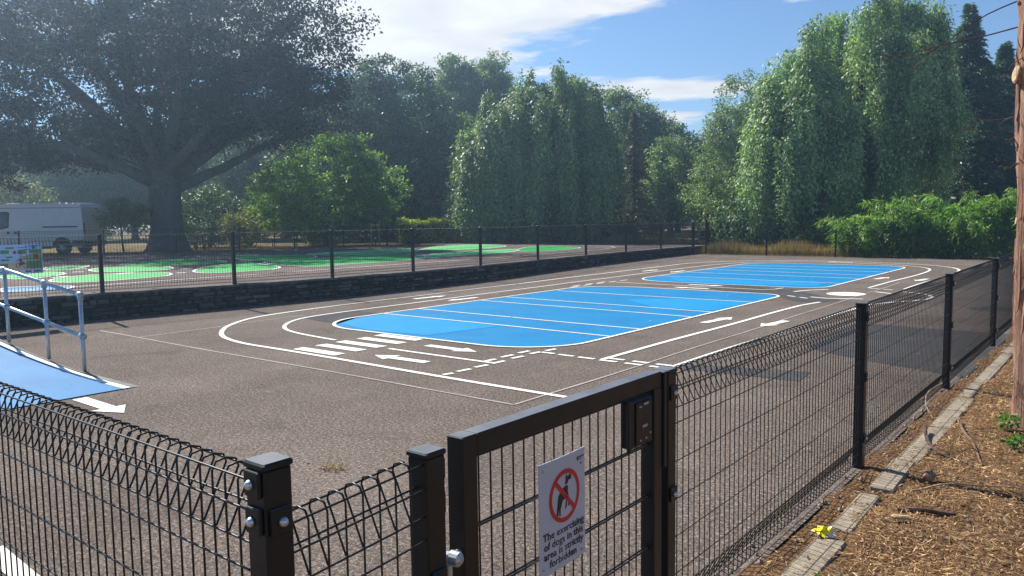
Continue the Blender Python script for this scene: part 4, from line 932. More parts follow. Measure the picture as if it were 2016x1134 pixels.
# tuft of moss and debris on the court, green leaf on the bank
mb = MB(); P, A, Nn, L, W = leaf_ball((0, 0, .012), (.10, .05, .02), 160, .035, .006, 1., .3)
tag(put('moss_tuft', leaf_mesh('moss_tuft', P, A, Nn, L * .8, W, M['lf_grass']), None, (-4.13, 3.19, .004), .5), 'small tuft of pale dry moss lying on the tarmac inside the gate', 'moss tuft')
P = np.array([(0, 0, 0.), (0.01, 0, .01)]); tag(put('green_leaf', leaf_mesh('green_leaf', P, np.array([(1., .3, .2), (1, .6, .1)]), np.array([(0, .2, 1.), (0, -.2, 1)]), np.array([.075, .07]), np.array([.032, .03]), M['lf_ivy']), None, (-1.02, 3.44, .035), 2.4), 'single fresh green leaf lying on the needles near the edging', 'leaf')

# ------------------------------------------------------------------ trees
def tpos(u, D): return (D * (-math.sin(YAW) + (u - 1008) / F_ * math.cos(YAW)), D * (math.cos(YAW) + (u - 1008) / F_ * math.sin(YAW)))
def limb_path(a, b, sag=0, n=9, j=.03):
    a, b = np.array(a, float), np.array(b, float); L = np.linalg.norm(b - a); m1 = a + (b - a) * .35 + np.array([0, 0, sag * L]); m2 = a + (b - a) * .7 + np.array([0, 0, sag * L * .8])
    m1 += rng.standard_normal(3) * j * L; m2 += rng.standard_normal(3) * j * L
    return curve([a, m1, m2, b], n)
def clump_leaves(C, r, per, L, W, flatness=.6, outward=None):
    """leaves in clumps round the points C"""
    k = len(C); n = k * per
    c = np.repeat(C, per, 0); rr = np.repeat(np.broadcast_to(r, (k,)), per)
    d = rng.standard_normal((n, 3)); d /= np.linalg.norm(d, axis=1)[:, None]
    P = c + d * (rng.random(n) ** .5 * rr)[:, None] * np.array([1, 1, flatness])
    A = d * .8 + rng.standard_normal((n, 3)) * .6; A[:, 2] -= .25
    Nn = rng.standard_normal((n, 3)) * .45 + d * .95; Nn[:, 2] += .35
    return P, A, Nn, L * (.65 + .7 * rng.random(n)), W * (.65 + .7 * rng.random(n))
def shell(ells, k, inner=.55):
    """points in the outer part of a set of ellipsoids (cx,cy,cz,rx,ry,rz)"""
    E = np.array(ells, float); vol = (E[:, 3] * E[:, 4] + E[:, 4] * E[:, 5] + E[:, 3] * E[:, 5]); out = []
    pick = rng.choice(len(E), k, p=vol / vol.sum())
    d = rng.standard_normal((k, 3)); d /= np.linalg.norm(d, axis=1)[:, None]
    rad = (inner + (1 - inner) * rng.random(k) ** .6)[:, None]
    return E[pick, :3] + d * rad * E[pick, 3:]
def tree(name, label, base, h_trunk, r_tr, ells, nclump, per, rcl, L, W, leaf, bark_, group=None, nlimb=14, flat=.6, cat='tree', inner=.5, zmin=None):
    root = empty(name, (base[0], base[1], base[2]), label, cat, group)
    E = [(base[0] + e[0], base[1] + e[1], base[2] + e[2], e[3], e[4], e[5]) for e in ells]
    C = shell(E, nclump, inner)
    if zmin is not None: C = C[C[:, 2] > base[2] + zmin]
    mb = MB(); topz = base[2] + h_trunk; b0 = np.array(base) - np.array([0, 0, .15])
    tp_ = np.array([base[0] + .15 * rng.standard_normal(), base[1] + .15 * rng.standard_normal(), topz])
    T_ = limb_path(b0, tp_, 0, 10, .015); mb.tube(T_, np.interp(np.linspace(0, 1, 10), [0, .08, .3, 1], [1.45 * r_tr, 1.1 * r_tr, r_tr, .45 * r_tr]), 10, wob=.04)
    for q in range(nlimb):
        e = C[rng.integers(len(C))]; i = rng.integers(3, 10); s = T_[i]
        Pp = limb_path(s, s + (e - s) * .92, .08, 8, .05); r_ = r_tr * (.38 - .2 * i / 10); mb.tube(Pp, np.linspace(r_, .015, 8), 6)
    part('trunk', mb, M[bark_], root, True)
    P, A, Nn, Lr, Wr = clump_leaves(C, rcl * (.6 + .7 * rng.random(len(C))), per, L, W, flat)
    put('crown', leaf_mesh('crown', P - np.array(base), A, Nn, Lr, Wr, M[leaf]), root)
    return root

# --- the great copper beech
BB = np.array([-37.6, 19.6, 0.]); BB[2] = float(hgt(BB[0], BB[1]))
root = empty('beech_tree', tuple(BB), 'huge dark copper beech with spreading limbs behind the green court', 'tree')
r2_ = np.array([math.cos(YAW), math.sin(YAW), 0]); f2_ = np.array([-math.sin(YAW), math.cos(YAW), 0]); z_ = np.array([0, 0, 1.])
def bl(r_, f_, z): return BB + r2_ * r_ + f2_ * f_ + z_ * z
mb = MB()
T_ = curve([bl(0, 0, -.2), bl(0, 0, 1.2), bl(-.02, 0, 2.6), bl(0.02, 0, 3.9), bl(.05, 0, 4.8)], 14)
sd = 20; tv = []
for i, p in enumerate(T_):
    zz_ = p[2] - BB[2]; rr = .74 + .52 * math.exp(-(zz_ + .1) / .45) + .10 * max(0, zz_ - 2.8)
    for k in range(sd):
        a_ = 2 * math.pi * k / sd; q = rr * (1 + .07 * math.sin(a_ * 5 + .4) * math.exp(-zz_ / 2.) + .05 * math.sin(a_ * 3 + zz_ * .5) + .015 * rng.standard_normal()); tv.append((p[0] + q * math.cos(a_), p[1] + q * math.sin(a_), p[2]))
mb.add(tv, [(i * sd + k, i * sd + (k + 1) % sd, (i + 1) * sd + (k + 1) % sd, (i + 1) * sd + k) for i in range(13) for k in range(sd)])
part('trunk', mb, M['bark_beech'], root, True)
ends = []
LIMBS = [((-.35, 0, 3.9), (-3.0, -.6, 6.9), (-5.6, -1., 9.6), (-7.6, -1.2, 12.3), .46), ((-.2, 0, 4.4), (-1.2, -.2, 7.0), (-1.6, -.3, 9.6), (-1.4, .3, 13.), .42), ((.25, 0, 4.4), (1.1, .2, 7.0), (1.0, .2, 9.8), (1.6, .4, 13.5), .42),
         ((.15, -.3, 4.5), (1.6, -1.6, 7.4), (2.6, -3., 10.4), (3.0, -3.6, 13.), .34), ((.5, 0, 3.6), (3.0, -.4, 5.2), (5.8, -.8, 6.6), (9.0, -.6, 7.6), .34), ((.55, 0, 3.1), (2.7, .5, 4.1), (5.2, .9, 5.4), (8.2, 1.2, 6.2), .30),
         ((-.5, 0, 3.3), (-3.2, .4, 4.6), (-6.2, .6, 5.4), (-9.8, .3, 5.2), .34), ((-.4, -.4, 3.4), (-2.6, -2.2, 4.6), (-5., -4., 5.3), (-7.6, -5., 4.8), .28), ((-.2, .5, 4.), (-1.6, 3., 6.6), (-2.4, 5.4, 9.), (-3., 7., 11.), .32),
         ((.3, .5, 4.), (2.4, 3., 6.4), (4.2, 5., 8.4), (6., 6.4, 10.), .3), ((0, -.5, 4.), (.2, -3., 6.), (.1, -5.6, 7.6), (-.4, -8., 8.2), .3), ((.3, -.4, 3.8), (2.8, -2.8, 5.2), (5., -4.8, 6.2), (7., -6.2, 6.), .26),
         ((-.35, 0, 4.2), (-2.2, 0, 7.6), (-3.6, .4, 10.6), (-4.2, .6, 14.), .32), ((.3, .1, 4.6), (2.4, .2, 7.2), (4.8, .3, 9.8), (7.2, .2, 11.8), .32)]
lm = MB()
for a_, b_, c_, d_, r_ in LIMBS:
    k = MB(); Pp = curve([bl(*a_), bl(*b_), bl(*c_), bl(*d_)], 16); k.tube(Pp, np.linspace(r_, .05, 16), 9, wob=.03)
    for q in range(7):
        i = rng.integers(5, 15); e = Pp[i] + np.array([1.8 * rng.standard_normal(), 1.8 * rng.standard_normal(), .6 + 1.0 * rng.standard_normal()]); k.tube(limb_path(Pp[i], e, .05, 7, .06), np.linspace(.10 * (1 - i / 18), .02, 7), 5); ends.append(e)
    for i in range(6, 16): ends.append(Pp[i])
    part('limb', k, M['bark_beech'], root, True)
# foliage: flat sprays through a broad dome, thinner at the bottom where the limbs show
ee = [bl(-.6, -1.2, 9.4).tolist() + [9.0, 8.4, 5.4], bl(-3.5, 0, 8.4).tolist() + [8.4, 8.4, 4.2], bl(3.4, -2.4, 8.8).tolist() + [6.3, 5.8, 4.0], bl(-5.6, -2, 5.6).tolist() + [6.2, 6.2, 1.7], bl(5.6, -2.6, 6.9).tolist() + [4.2, 4.0, 1.8], bl(-9.5, 0, 4.6).tolist() + [4.4, 4.4, 1.8], bl(7.8, -2.8, 9.9).tolist() + [3.0, 2.8, 3.0]]
C = shell(ee, 2250, .42)
rel = C - BB; rr_ = rel @ r2_; ff_ = rel @ f2_; zz_ = rel[:, 2]
low = 4.6 + .10 * np.maximum(0, rr_) - .16 * np.maximum(0, -rr_) + .45 * rng.standard_normal(len(C))
front = (ff_ < -1.5) & (zz_ < 7.6) & (np.abs(rr_ + .3) < 3.6)     # opening in front of the trunk and main fork
C = C[(zz_ > np.maximum(low, 2.5)) & ~front]
C = np.concatenate([C, np.array([e for e in ends if e[2] - BB[2] > 5.0])])
P1 = clump_leaves(C, .48 + .5 * rng.random(len(C)), 72, .155, .10, .42)
put('crown', leaf_mesh('crown', P1[0] - BB, P1[1], P1[2], P1[3], P1[4], M['lf_beech']), root)

# --- weeping trees: curtains of hanging shoots
def weeping(name, label, base, domes, leaf, nst, step=.13, L=.20, W=.10, group=None, twigs=60, trunk_r=.3, zfloor=.3, seed=1):
    g = np.random.default_rng(seed); base = np.array(base, float)
    root = empty(name, tuple(base), label, 'tree', group); mb = MB(); PP, AA = [], []
    H0 = max(d[2] for d in domes)
    mb.tube(limb_path(base - z_ * .2, base + z_ * H0 * .62, 0, 8, .02), np.linspace(trunk_r, trunk_r * .4, 8), 8)
    tw = MB()
    for (dr, df, H, Rr, wgt, bot) in domes:
        c0 = base + r2_ * dr + f2_ * df; ns = int(nst * wgt); ncl = max(6, int(ns / 14))
        for cl in range(ncl):
            th = g.uniform(0, 2 * np.pi); q = math.sqrt(g.uniform(.10, 1)); hz = H * (1 - .26 * q ** 2.6) * g.uniform(.90, 1.01)
            if g.random() < .30: hz *= g.uniform(.55, .85)
            a0 = c0 + np.array([math.cos(th) * Rr * q, math.sin(th) * Rr * q, hz])
            if g.random() < .5: mb.tube(limb_path(c0 + z_ * hz * .75 * g.uniform(.7, 1), a0, .12, 6, .06), np.linspace(.07, .02, 6), 5)
            zend = max(zfloor, hz * g.uniform(*bot))
            for s in range(max(4, int(ns / ncl))):
                st = a0 + np.array([g.normal(0, .24), g.normal(0, .24), g.normal(0, .2)]); z1 = max(zfloor, zend + g.normal(0, .7)); Ls = st[2] - z1
                if Ls < .5: continue
                m_ = int(Ls / step); tt = np.linspace(0, 1, m_)
                out = np.array([math.cos(th), math.sin(th)]) * g.uniform(.25, .7) * (.3 + q)
                sway = g.normal(0, .18, 2)
                x = st[0] + out[0] * (1 - np.exp(-3 * tt)) + sway[0] * tt ** 2; y = st[1] + out[1] * (1 - np.exp(-3 * tt)) + sway[1] * tt ** 2
                z = st[2] + .25 * np.sin(np.minimum(tt * 8, np.pi)) * .5 - Ls * tt
                PP.append(np.stack([x, y, z], 1)); AA.append(np.stack([np.full(m_, math.cos(th)), np.full(m_, math.sin(th)), np.full(m_, .25)], 1))
                if s < 2 and tw.n < twigs * 40: tw.tube(np.stack([x, y, z], 1)[::max(1, m_ // 7)], .015, 4, cap=False)
    P = np.concatenate(PP); O_ = np.repeat(np.concatenate(AA), 5, 0); P = np.repeat(P, 5, 0); n = len(P)
    off = g.normal(0, 1, (n, 3)) * np.array([.11, .11, .08]); P = P + off
    A = off * 3 + g.normal(0, .35, (n, 3)); A[:, 2] -= .75
    Nn = off * 5 + O_ * .7 + g.normal(0, .35, (n, 3)); Nn[:, 2] += .2
    part('trunk', mb, M['bark_dark'], root, True); part('hanging_twig', tw, M['pale_twig'], root)
    put('crown', leaf_mesh('crown', P - base, A, Nn, L * (.6 + .8 * g.random(n)), W * (.6 + .8 * g.random(n)), M[leaf]), root)
    return root
def on(u, D): x, y = tpos(u, D); return (x, y, float(hgt(x, y)))
weeping('weeping_ash', 'tall pale green weeping ash towering over the tall grass and bamboo', on(1680, 36.5),
        [(.4, .6, 12.1, 2.9, .28, (.25, .8)), (1.9, .2, 11.6, 2.4, .17, (.50, .85)), (-1.6, .2, 11.3, 2.0, .18, (.30, .8)), (-2.5, 0, 9.9, 1.7, .14, (.25, .7)), (-2.8, -.4, 8.6, 1.9, .17, (.05, .6)), (-3.6, -.5, 6.2, 1.8, .14, (.05, .45)), (-4.9, -.2, 4.2, 1.1, .06, (.1, .4)), (2.6, .2, 10.2, 1.8, .11, (.60, .88)), (-.4, -1.0, 7.0, 2.0, .12, (.06, .5)), (1.1, .3, 11.7, 1.7, .12, (.2, .7))], 'lf_weep', 1050, seed=3, L=.165, W=.085)
weeping('weeping_ash', 'broad grey green weeping ash behind the clipped hedges', on(1062, 44),
        [(.8, 0, 9.6, 2.6, .40, (.03, .6)), (-.3, .2, 9.1, 1.7, .22, (.03, .6)), (1.6, .1, 9.5, 1.6, .2, (.03, .6)), (-1.6, -.4, 8.3, 2.1, .24, (.03, .5)), (2.3, -.2, 9.3, 1.9, .24, (.03, .5)), (-3.0, -.5, 6.0, 1.1, .10, (.05, .4)), (.6, -1, 7.4, 2.2, .16, (.02, .4)), (3.6, .2, 6.6, 1.0, .06, (.1, .5))], 'lf_weep2', 950, seed=5, L=.18, W=.09)

# --- broad-leaved trees
tree('spreading_maple', 'low spreading bright green tree catching sun at its edges behind the court', on(645, 42.5), 2.6, .16,
     [(0, 0, 3.6, 3.0, 3.0, 2.6), (-2.0 * r2_[0], -2. * r2_[1], 2.6, 2.2, 2.2, 1.9), (2.2 * r2_[0], 2.2 * r2_[1], 3.0, 2.2, 2.2, 2.2), (0, 0, 2., 3.6, 3.6, 1.5), (1.6 * r2_[0], 1.6 * r2_[1], 5.2, 1., 1., .8)], 620, 60, .5, .17, .10, 'lf_maple', 'bark_dark', flat=.30, inner=.6)
tree('dark_tree', 'dark green rounded tree between the beech and the poplars', on(800, 52), 6, .25, [(0, 0, 7.2, 3.4, 3.4, 4.8), (-2 * r2_[0], -2 * r2_[1], 8., 2.4, 2.4, 4.), (1.5, 0, 4., 3., 3., 3.4)], 520, 95, .75, .20, .115, 'lf_dark', 'bark_dark')
tree('poplar_tree', 'tall pale poplar with ragged top left of its twin', on(900, 60), 10, .25, [(0, 0, 8., 2.0, 2.0, 6.2), (-.9, 0, 10.5, 1.3, 1.3, 3.2), (1., .3, 10., 1.3, 1.3, 3.)], 360, 85, .6, .19, .11, 'lf_poplar', 'bark')
tree('poplar_tree', 'tall pale poplar with ragged top just left of the weeping ash', on(975, 61), 10, .25, [(0, 0, 8., 1.9, 1.9, 6.4), (-.8, .2, 11., 1.1, 1.1, 3.0), (.9, .2, 10.4, 1.3, 1.3, 3.4)], 340, 85, .58, .19, .11, 'lf_poplar', 'bark')
tree('light_tree', 'soft light green tree standing close left of the grey green weeping ash', on(890, 51), 5, .18, [(0, 0, 5.6, 2.0, 2.0, 3.2), (.9, 0, 4.2, 1.6, 1.6, 2.8), (-1.0, 0, 3.4, 1.6, 1.6, 2.6)], 330, 56, .55, .2, .11, 'lf_weep2', 'bark')
tree('dark_tree', 'dark green tree behind the browned spruce', on(1240, 57), 7, .25, [(0, 0, 6.4, 2.4, 2.4, 4.0), (-.8, 0, 8.8, 1.2, 1.2, 2.2), (1.2, .8, 5.6, 2., 2., 3.6)], 360, 85, .62, .19, .11, 'lf_poplar', 'bark')
tree('dark_tree', 'low dark green tree filling the dip beside the round headed tree', on(1335, 62), 5, .2, [(0, 0, 5.0, 2.4, 2.4, 3.6), (1.8, 1.4, 4.4, 2.2, 2.2, 3.2)], 300, 85, .65, .2, .115, 'lf_dark', 'bark')
tree('light_tree', 'mid green tree filling the dip left of the round headed tree', on(1322, 51), 4, .18, [(0, 0, 4.2, 1.7, 1.7, 2.4), (.9, .4, 3.2, 1.6, 1.6, 2.2), (-.9, 0, 2.8, 1.5, 1.5, 2.0)], 240, 80, .5, .16, .09, 'lf_weep2', 'bark')
tree('round_tree', 'round headed grey green tree left of the tall weeping ash', on(1468, 50), 6, .22, [(0, 0, 7.0, 2.4, 2.4, 3.4), (-.9, 0, 5.2, 2.4, 2.4, 3.0), (1.6, 1.2, 6.4, 2.4, 2.4, 3.6)], 460, 60, .5, .17, .09, 'lf_weep2', 'bark')
# small many-stemmed tree by the end fence
b_ = on(1395, 37.5); root = empty('young_tree', b_, 'slender young tree with several thin stems behind the fence corner', 'tree'); mb = MB(); C = []
for k in range(7):
    e = np.array(b_) + np.array([.75 * rng.standard_normal(), .75 * rng.standard_normal(), 2.4 + 1.5 * rng.random()]); Pp = limb_path(np.array(b_) + .12 * rng.standard_normal(3) * [1, 1, 0], e, .06, 8, .05); mb.tube(Pp, np.linspace(.045, .010, 8), 6); C += [Pp[i] + .25 * rng.standard_normal(3) for i in (4, 5, 6, 7, 7)]
part('trunk', mb, M['bark_dark'], root, True); C = np.array(C); C = np.concatenate([C + .35 * rng.standard_normal(C.shape) for _ in range(4)]); C[:, 2] = np.maximum(C[:, 2], b_[2] + 1.1)
Q = clump_leaves(C, .35, 34, .13, .07, .7); put('crown', leaf_mesh('crown', Q[0] - np.array(b_), *Q[1:], M['lf_weep2']), root)
# yellowing little tree beside the van, bush and shrubs behind the trunk
tree('small_tree', 'small yellowing tree on thin pale stems beside the van', on(246, 37.6), 1.5, .05, [(0, 0, 1.9, 1.05, 1.05, .75), (.5 * r2_[0], .5 * r2_[1], 1.6, .8, .8, .6), (-.5 * r2_[0], -.5 * r2_[1], 1.7, .8, .8, .6)], 90, 40, .28, .12, .075, 'lf_yellow', 'bark', nlimb=6)
tree('leafy_bush', 'tall dull green bush right of the beech trunk', on(415, 46), 1.6, .07, [(0, 0, 1.9, 2.1, 2.1, 1.9), (1.6 * r2_[0], 1.6 * r2_[1], 1.4, 1.6, 1.6, 1.4)], 200, 50, .45, .15, .085, 'lf_dark', 'bark_dark', cat='bush')
tree('leafy_bush', 'pale weedy bush with bare branches left of the bright spreading tree', on(485, 43), 1.2, .05, [(0, 0, 1.1, 1.3, 1.3, 1.1)], 90, 46, .34, .13, .06, 'lf_yellow', 'bark', cat='bush', nlimb=20)
tree('leafy_bush', 'sunlit pale bush seen under the beech above the roof of the van', on(40, 62), 2, .1, [(0, 0, 2.8, 3.2, 3.2, 2.4), (3 * r2_[0], 3 * r2_[1], 2.2, 2.6, 2.6, 2.)], 240, 50, .6, .2, .12, 'lf_yellow', 'bark', cat='bush')
tree('leafy_bush', 'dark shrub below the bright spreading tree near the bench', on(640, 44.5), .8, .05, [(0, 0, .7, 1.0, 1.0, .8)], 60, 46, .3, .13, .07, 'lf_dark', 'bark_dark', cat='bush', nlimb=5)
tree('leafy_bush', 'thin twiggy shrub just left of the grey green weeping ash', on(905, 46.5), 1.6, .05, [(0, 0, 1.7, 1.1, 1.1, 1.1)], 60, 30, .36, .12, .06, 'lf_weep2', 'bark', cat='bush', nlimb=24)
tree('leafy_bush', 'green bramble bush at the end of the blue court fence', on(1610, 33.2), .7, .03, [(0, 0, .7, .8, .8, .75), (.8, .3, .6, .7, .7, .6)], 110, 44, .25, .10, .055, 'lf_hedge', 'bark_dark', cat='bush', nlimb=6)
tree('leafy_bush', 'dark leafy undergrowth at the foot of the tall weeping ash', on(1500, 35.6), .6, .03, [(0, 0, .7, 1.6, 1., .8), (-1.8, 0, .6, 1.4, 1., .7), (1.6, 0, .6, 1.3, 1., .7)], 170, 44, .3, .13, .065, 'lf_dark', 'bark_dark', cat='bush', nlimb=6)

# --- conifers
def conifer(name, label, base, H, Rr, leaf, nb=150, per=46, L=.20, W=.05, zlow=.06, droop=.35, sparse=1., taper=1.0, seed=2, bark_='bark_dark', width=.35):
    g = np.random.default_rng(seed); base = np.array(base, float); root = empty(name, tuple(base), label, 'tree')
    mb = MB(); mb.tube(limb_path(base - z_ * .2, base + z_ * H, 0, 9, .008), np.linspace(.022 * H, .012, 9), 8); PP, AA = [], []
    for k in range(nb):
        q = zlow + (1 - zlow) * (k + g.random()) / nb; z0 = H * q; th = g.uniform(0, 6.283); Lb = Rr * ((1 - q) ** taper * .98 + .02) * g.uniform(.65, 1.12)
        d = np.array([math.cos(th), math.sin(th), 0]); s = base + z_ * z0
        Pp = np.array([s + d * Lb * t_ + z_ * (.10 * Lb * math.sin(t_ * 2.2) - droop * Lb * t_ ** 2) for t_ in np.linspace(0, 1, 7)])
        mb.tube(Pp, np.linspace(.012 + .012 * Lb, .005, 7), 4, cap=False)
        m_ = int(per * sparse * (.3 + Lb / Rr)); t_ = g.random(m_) ** .7
        c = np.stack([np.interp(t_, np.linspace(0, 1, 7), Pp[:, i]) for i in range(3)], 1); sdv = np.array([-d[1], d[0], 0])
        lat = g.normal(0, 1, m_)
        P = c + sdv * (lat * width * Lb * .35 * (1 - .6 * t_))[:, None] + z_ * (-.06 * np.abs(lat) * Lb * .5 + g.normal(0, .05, m_))[:, None]
        PP.append(P); AA.append(d * .7 + sdv * (lat * .9)[:, None] + g.normal(0, .25, (m_, 3)) - z_ * .45)
    P = np.concatenate(PP); A = np.concatenate(AA); n = len(P); P = np.repeat(P, 3, 0) + g.normal(0, .05, (3 * n, 3)); A = np.repeat(A, 3, 0) + g.normal(0, .25, (3 * n, 3)); n *= 3
    Nn = g.normal(0, .6, (n, 3)); Nn[:, 2] += .8
    part('trunk', mb, M[bark_], root, True); put('crown', leaf_mesh('crown', P - base, A, Nn, L * (.6 + .8 * g.random(n)), W * (.6 + .8 * g.random(n)), M[leaf]), root)
conifer('spruce_tree', 'browned half bare spruce with drooping twigs beside the weeping ash', on(1250, 47.5), 7.6, 2.3, 'lf_spruce', 120, 40, .22, .05, sparse=.7, droop=.55, seed=4)
conifer('spruce_tree', 'thin browned little spruce directly right of the grey green weeping ash', on(1185, 46), 5.0, 1.3, 'lf_spruce', 70, 26, .18, .045, sparse=.7, droop=.55, seed=9)
conifer('cypress_tree', 'tall dark conifer with a narrow spire behind the bamboo', on(1893, 42), 12.4, 5.2, 'lf_conifer', 280, 96, .22, .07, droop=.30, seed=6, taper=1.0, width=.7)
conifer('cypress_tree', 'dark conifer partly hidden behind the reddish trunk', on(1965, 43), 10.6, 4.4, 'lf_conifer', 230, 84, .24, .075, droop=.22, seed=7, taper=1.0, width=.8)
conifer('cypress_tree', 'broad dark conifer filling the gap right of the weeping ash', on(1830, 45), 10.2, 4.4, 'lf_conifer', 230, 84, .24, .075, droop=.25, seed=8, taper=1.0, width=.8)
conifer('cypress_tree', 'dark conifer beyond the right edge of the bank behind the trunk', on(2080, 44), 10.4, 3.3, 'lf_conifer', 150, 60, .26, .085, droop=.25, seed=18, taper=.6, width=.6)

# --- hedges
def hedge(label, a, b, dep, h, leaf, n, name='clipped_hedge', L=.11, W=.06, shag=.05):
    a, b = np.array(a), np.array(b); d = b - a; Lh = np.linalg.norm(d); ux = d / Lh; uy = np.array([-ux[1], ux[0]]); z0 = float(hgt(*(a + b) / 2))
    root = empty(name, (a[0], a[1], z0), label, 'hedge')
    s = rng.random(n) * Lh; w_ = rng.random(n); f_ = rng.integers(0, 4, n); dd = (rng.random(n) - .5) * dep; zz = rng.random(n) * h
    dd = np.where(f_ == 0, -dep / 2, np.where(f_ == 1, dep / 2, dd)); zz = np.where((f_ >= 2), h, zz); e = rng.random(n) < .06; s = np.where(e, rng.choice([0, 1], n) * Lh, s)
    bumpy = .06 * np.sin(s * 3.1 + 1) + .05 * np.sin(s * 7.7); zz = np.where(f_ >= 2, zz + bumpy, zz * (1 + .05 * np.sin(s * 4)))
    P = np.stack([s * ux[0] + dd * uy[0], s * ux[1] + dd * uy[1], zz], 1) + shag * rng.standard_normal((n, 3))
    A = rng.standard_normal((n, 3)) * .7; A[:, 2] += .5; Nn = rng.standard_normal((n, 3)); put('foliage', leaf_mesh('foliage', P, A, Nn, L * (.6 + .8 * rng.random(n)), W * (.6 + .8 * rng.random(n)), M[leaf]), root)
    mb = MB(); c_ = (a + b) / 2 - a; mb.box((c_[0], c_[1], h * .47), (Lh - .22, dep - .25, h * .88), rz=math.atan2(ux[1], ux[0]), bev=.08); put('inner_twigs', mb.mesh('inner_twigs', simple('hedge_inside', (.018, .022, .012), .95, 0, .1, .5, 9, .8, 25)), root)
pa, pb = tpos(788, 43.5), tpos(925, 43.5); hedge('yellow green clipped hedge with shaggy top behind the green court fence', pa, pb, 1.1, 1.22, 'lf_gold', 9000, shag=.06)
pa, pb = tpos(962, 44), tpos(1056, 43.6); hedge('mid green clipped hedge under the grey green weeping ash', pa, pb, 1.0, .98, 'lf_hedge', 6500)
pa, pb = tpos(1095, 43.2), tpos(1255, 41.6); hedge('long dark green clipped hedge right of the gap behind the fence', pa, pb, 1.0, .92, 'lf_dark', 8000)

# --- bamboo
def bamboo(label, c, h, sp, nc=22, leaf='lf_bamboo', seed=1):
    g = np.random.default_rng(seed); c = np.array([c[0], c[1], float(hgt(*c))]); root = empty('bamboo_clump', tuple(c), label, 'bamboo'); mb = MB(); PP, AA = [], []
    for k in range(nc):
        s = c + np.array([g.normal(0, sp * .45), g.normal(0, sp * .30), -.05]); th = g.uniform(0, 6.283); H = h * g.uniform(.62, 1.05); lean = g.uniform(.15, .55)
        t_ = np.linspace(0, 1, 8); Pp = np.stack([s[0] + math.cos(th) * lean * H * t_ ** 2.2, s[1] + math.sin(th) * lean * H * t_ ** 2.2, s[2] + H * (t_ - .18 * t_ ** 3)], 1)
        mb.tube(Pp, np.linspace(.012, .004, 8), 5, cap=False); m_ = 46; q = .18 + .82 * g.random(m_) ** .7
        cc_ = np.stack([np.interp(q, t_, Pp[:, i]) for i in range(3)], 1)
        for r_ in range(6):
            o = g.normal(0, 1, (m_, 3)) * np.array([.15, .15, .09]) * (1.5 - q)[:, None]; PP.append(cc_ + o); AA.append(o * 2.2 + np.array([math.cos(th), math.sin(th), 0]) * .35 + g.normal(0, .3, (m_, 3)) - z_ * .45)
    P = np.concatenate(PP); A = np.concatenate(AA); n = len(P); Nn = g.normal(0, .6, (n, 3)); Nn[:, 2] += .7
    part('culms', mb, M['lf_weed'], root); put('foliage', leaf_mesh('foliage', P - c, A, Nn, .25 * (.6 + .8 * g.random(n)), .045 * (.7 + .6 * g.random(n)), M[leaf]), root)
for k, (c, h, sp, lb) in enumerate([((-8.3, 31.8), 2.0, 1.1, 'leftmost bamboo clump with a pale lower spray beside the bramble'), ((-7.3, 32.0), 2.75, 1.0, 'bamboo clump with a tall leaning tip second from the bramble'), ((-6.2, 32.0), 1.95, 1.0, 'low dark bamboo clump in the dip of the bamboo row'), ((-5.2, 32.0), 2.1, 1.0, 'mid height bamboo clump between the dip and the yellow plume'),
                                    ((-4.3, 32.2), 2.9, .9, 'bamboo clump with the yellowish plume near the far fence corner'), ((-3.3, 32.4), 3.0, 1.0, 'tall bright bamboo clump left of the reddish trunk'), ((-2.3, 32.4), 3.2, 1.1, 'tallest bamboo clump right behind the reddish trunk'), ((-1.0, 32.2), 3.0, 1.1, 'bamboo clump at the outer end of the row beyond the mesh fence')]):
    bamboo(lb, c, h, sp, seed=20 + k)
# tall weeds standing above the bamboo
for k, (u, D, h, lb) in enumerate([(1640, 33.4, 2.3, 'leftmost tall seeded weed stalk above the bramble'), (1690, 33.6, 3.2, 'tallest feathery weed stalk rising over the bamboo'), (1722, 33.4, 2.5, 'short weed stalk right beside the tallest feathery one'), (1758, 33.8, 3.1, 'slim weed stalk standing alone above the low bamboo')]):
    b_ = np.array(on(u, D)); root = empty('tall_weed', tuple(b_), lb, 'weed'); mb = MB(); pp_ = []
    for q in range(3):
        hh = h * rng.uniform(.7, 1); Pp = limb_path(b_ + .1 * rng.standard_normal(3) * [1, 1, 0], b_ + np.array([.15 * rng.standard_normal(), .15 * rng.standard_normal(), hh]), 0, 8, .01); mb.tube(Pp, np.linspace(.012, .004, 8), 5); t_ = .35 + .65 * rng.random(170); pp_.append(np.stack([np.interp(t_, np.linspace(0, 1, 8), Pp[:, i]) for i in range(3)], 1) + rng.standard_normal((170, 3)) * (.16 * (1.25 - t_))[:, None] * [1, 1, .5])
    P = np.concatenate(pp_); n = len(P); A = (P - b_) * [1, 1, 0] * 2 + [0, 0, .9] + rng.standard_normal((n, 3)) * .3; part('stem', mb, M['lf_weed'], root); put('foliage', leaf_mesh('foliage', P - b_, A, rng.standard_normal((n, 3)), .15, .03, M['lf_weed']), root)

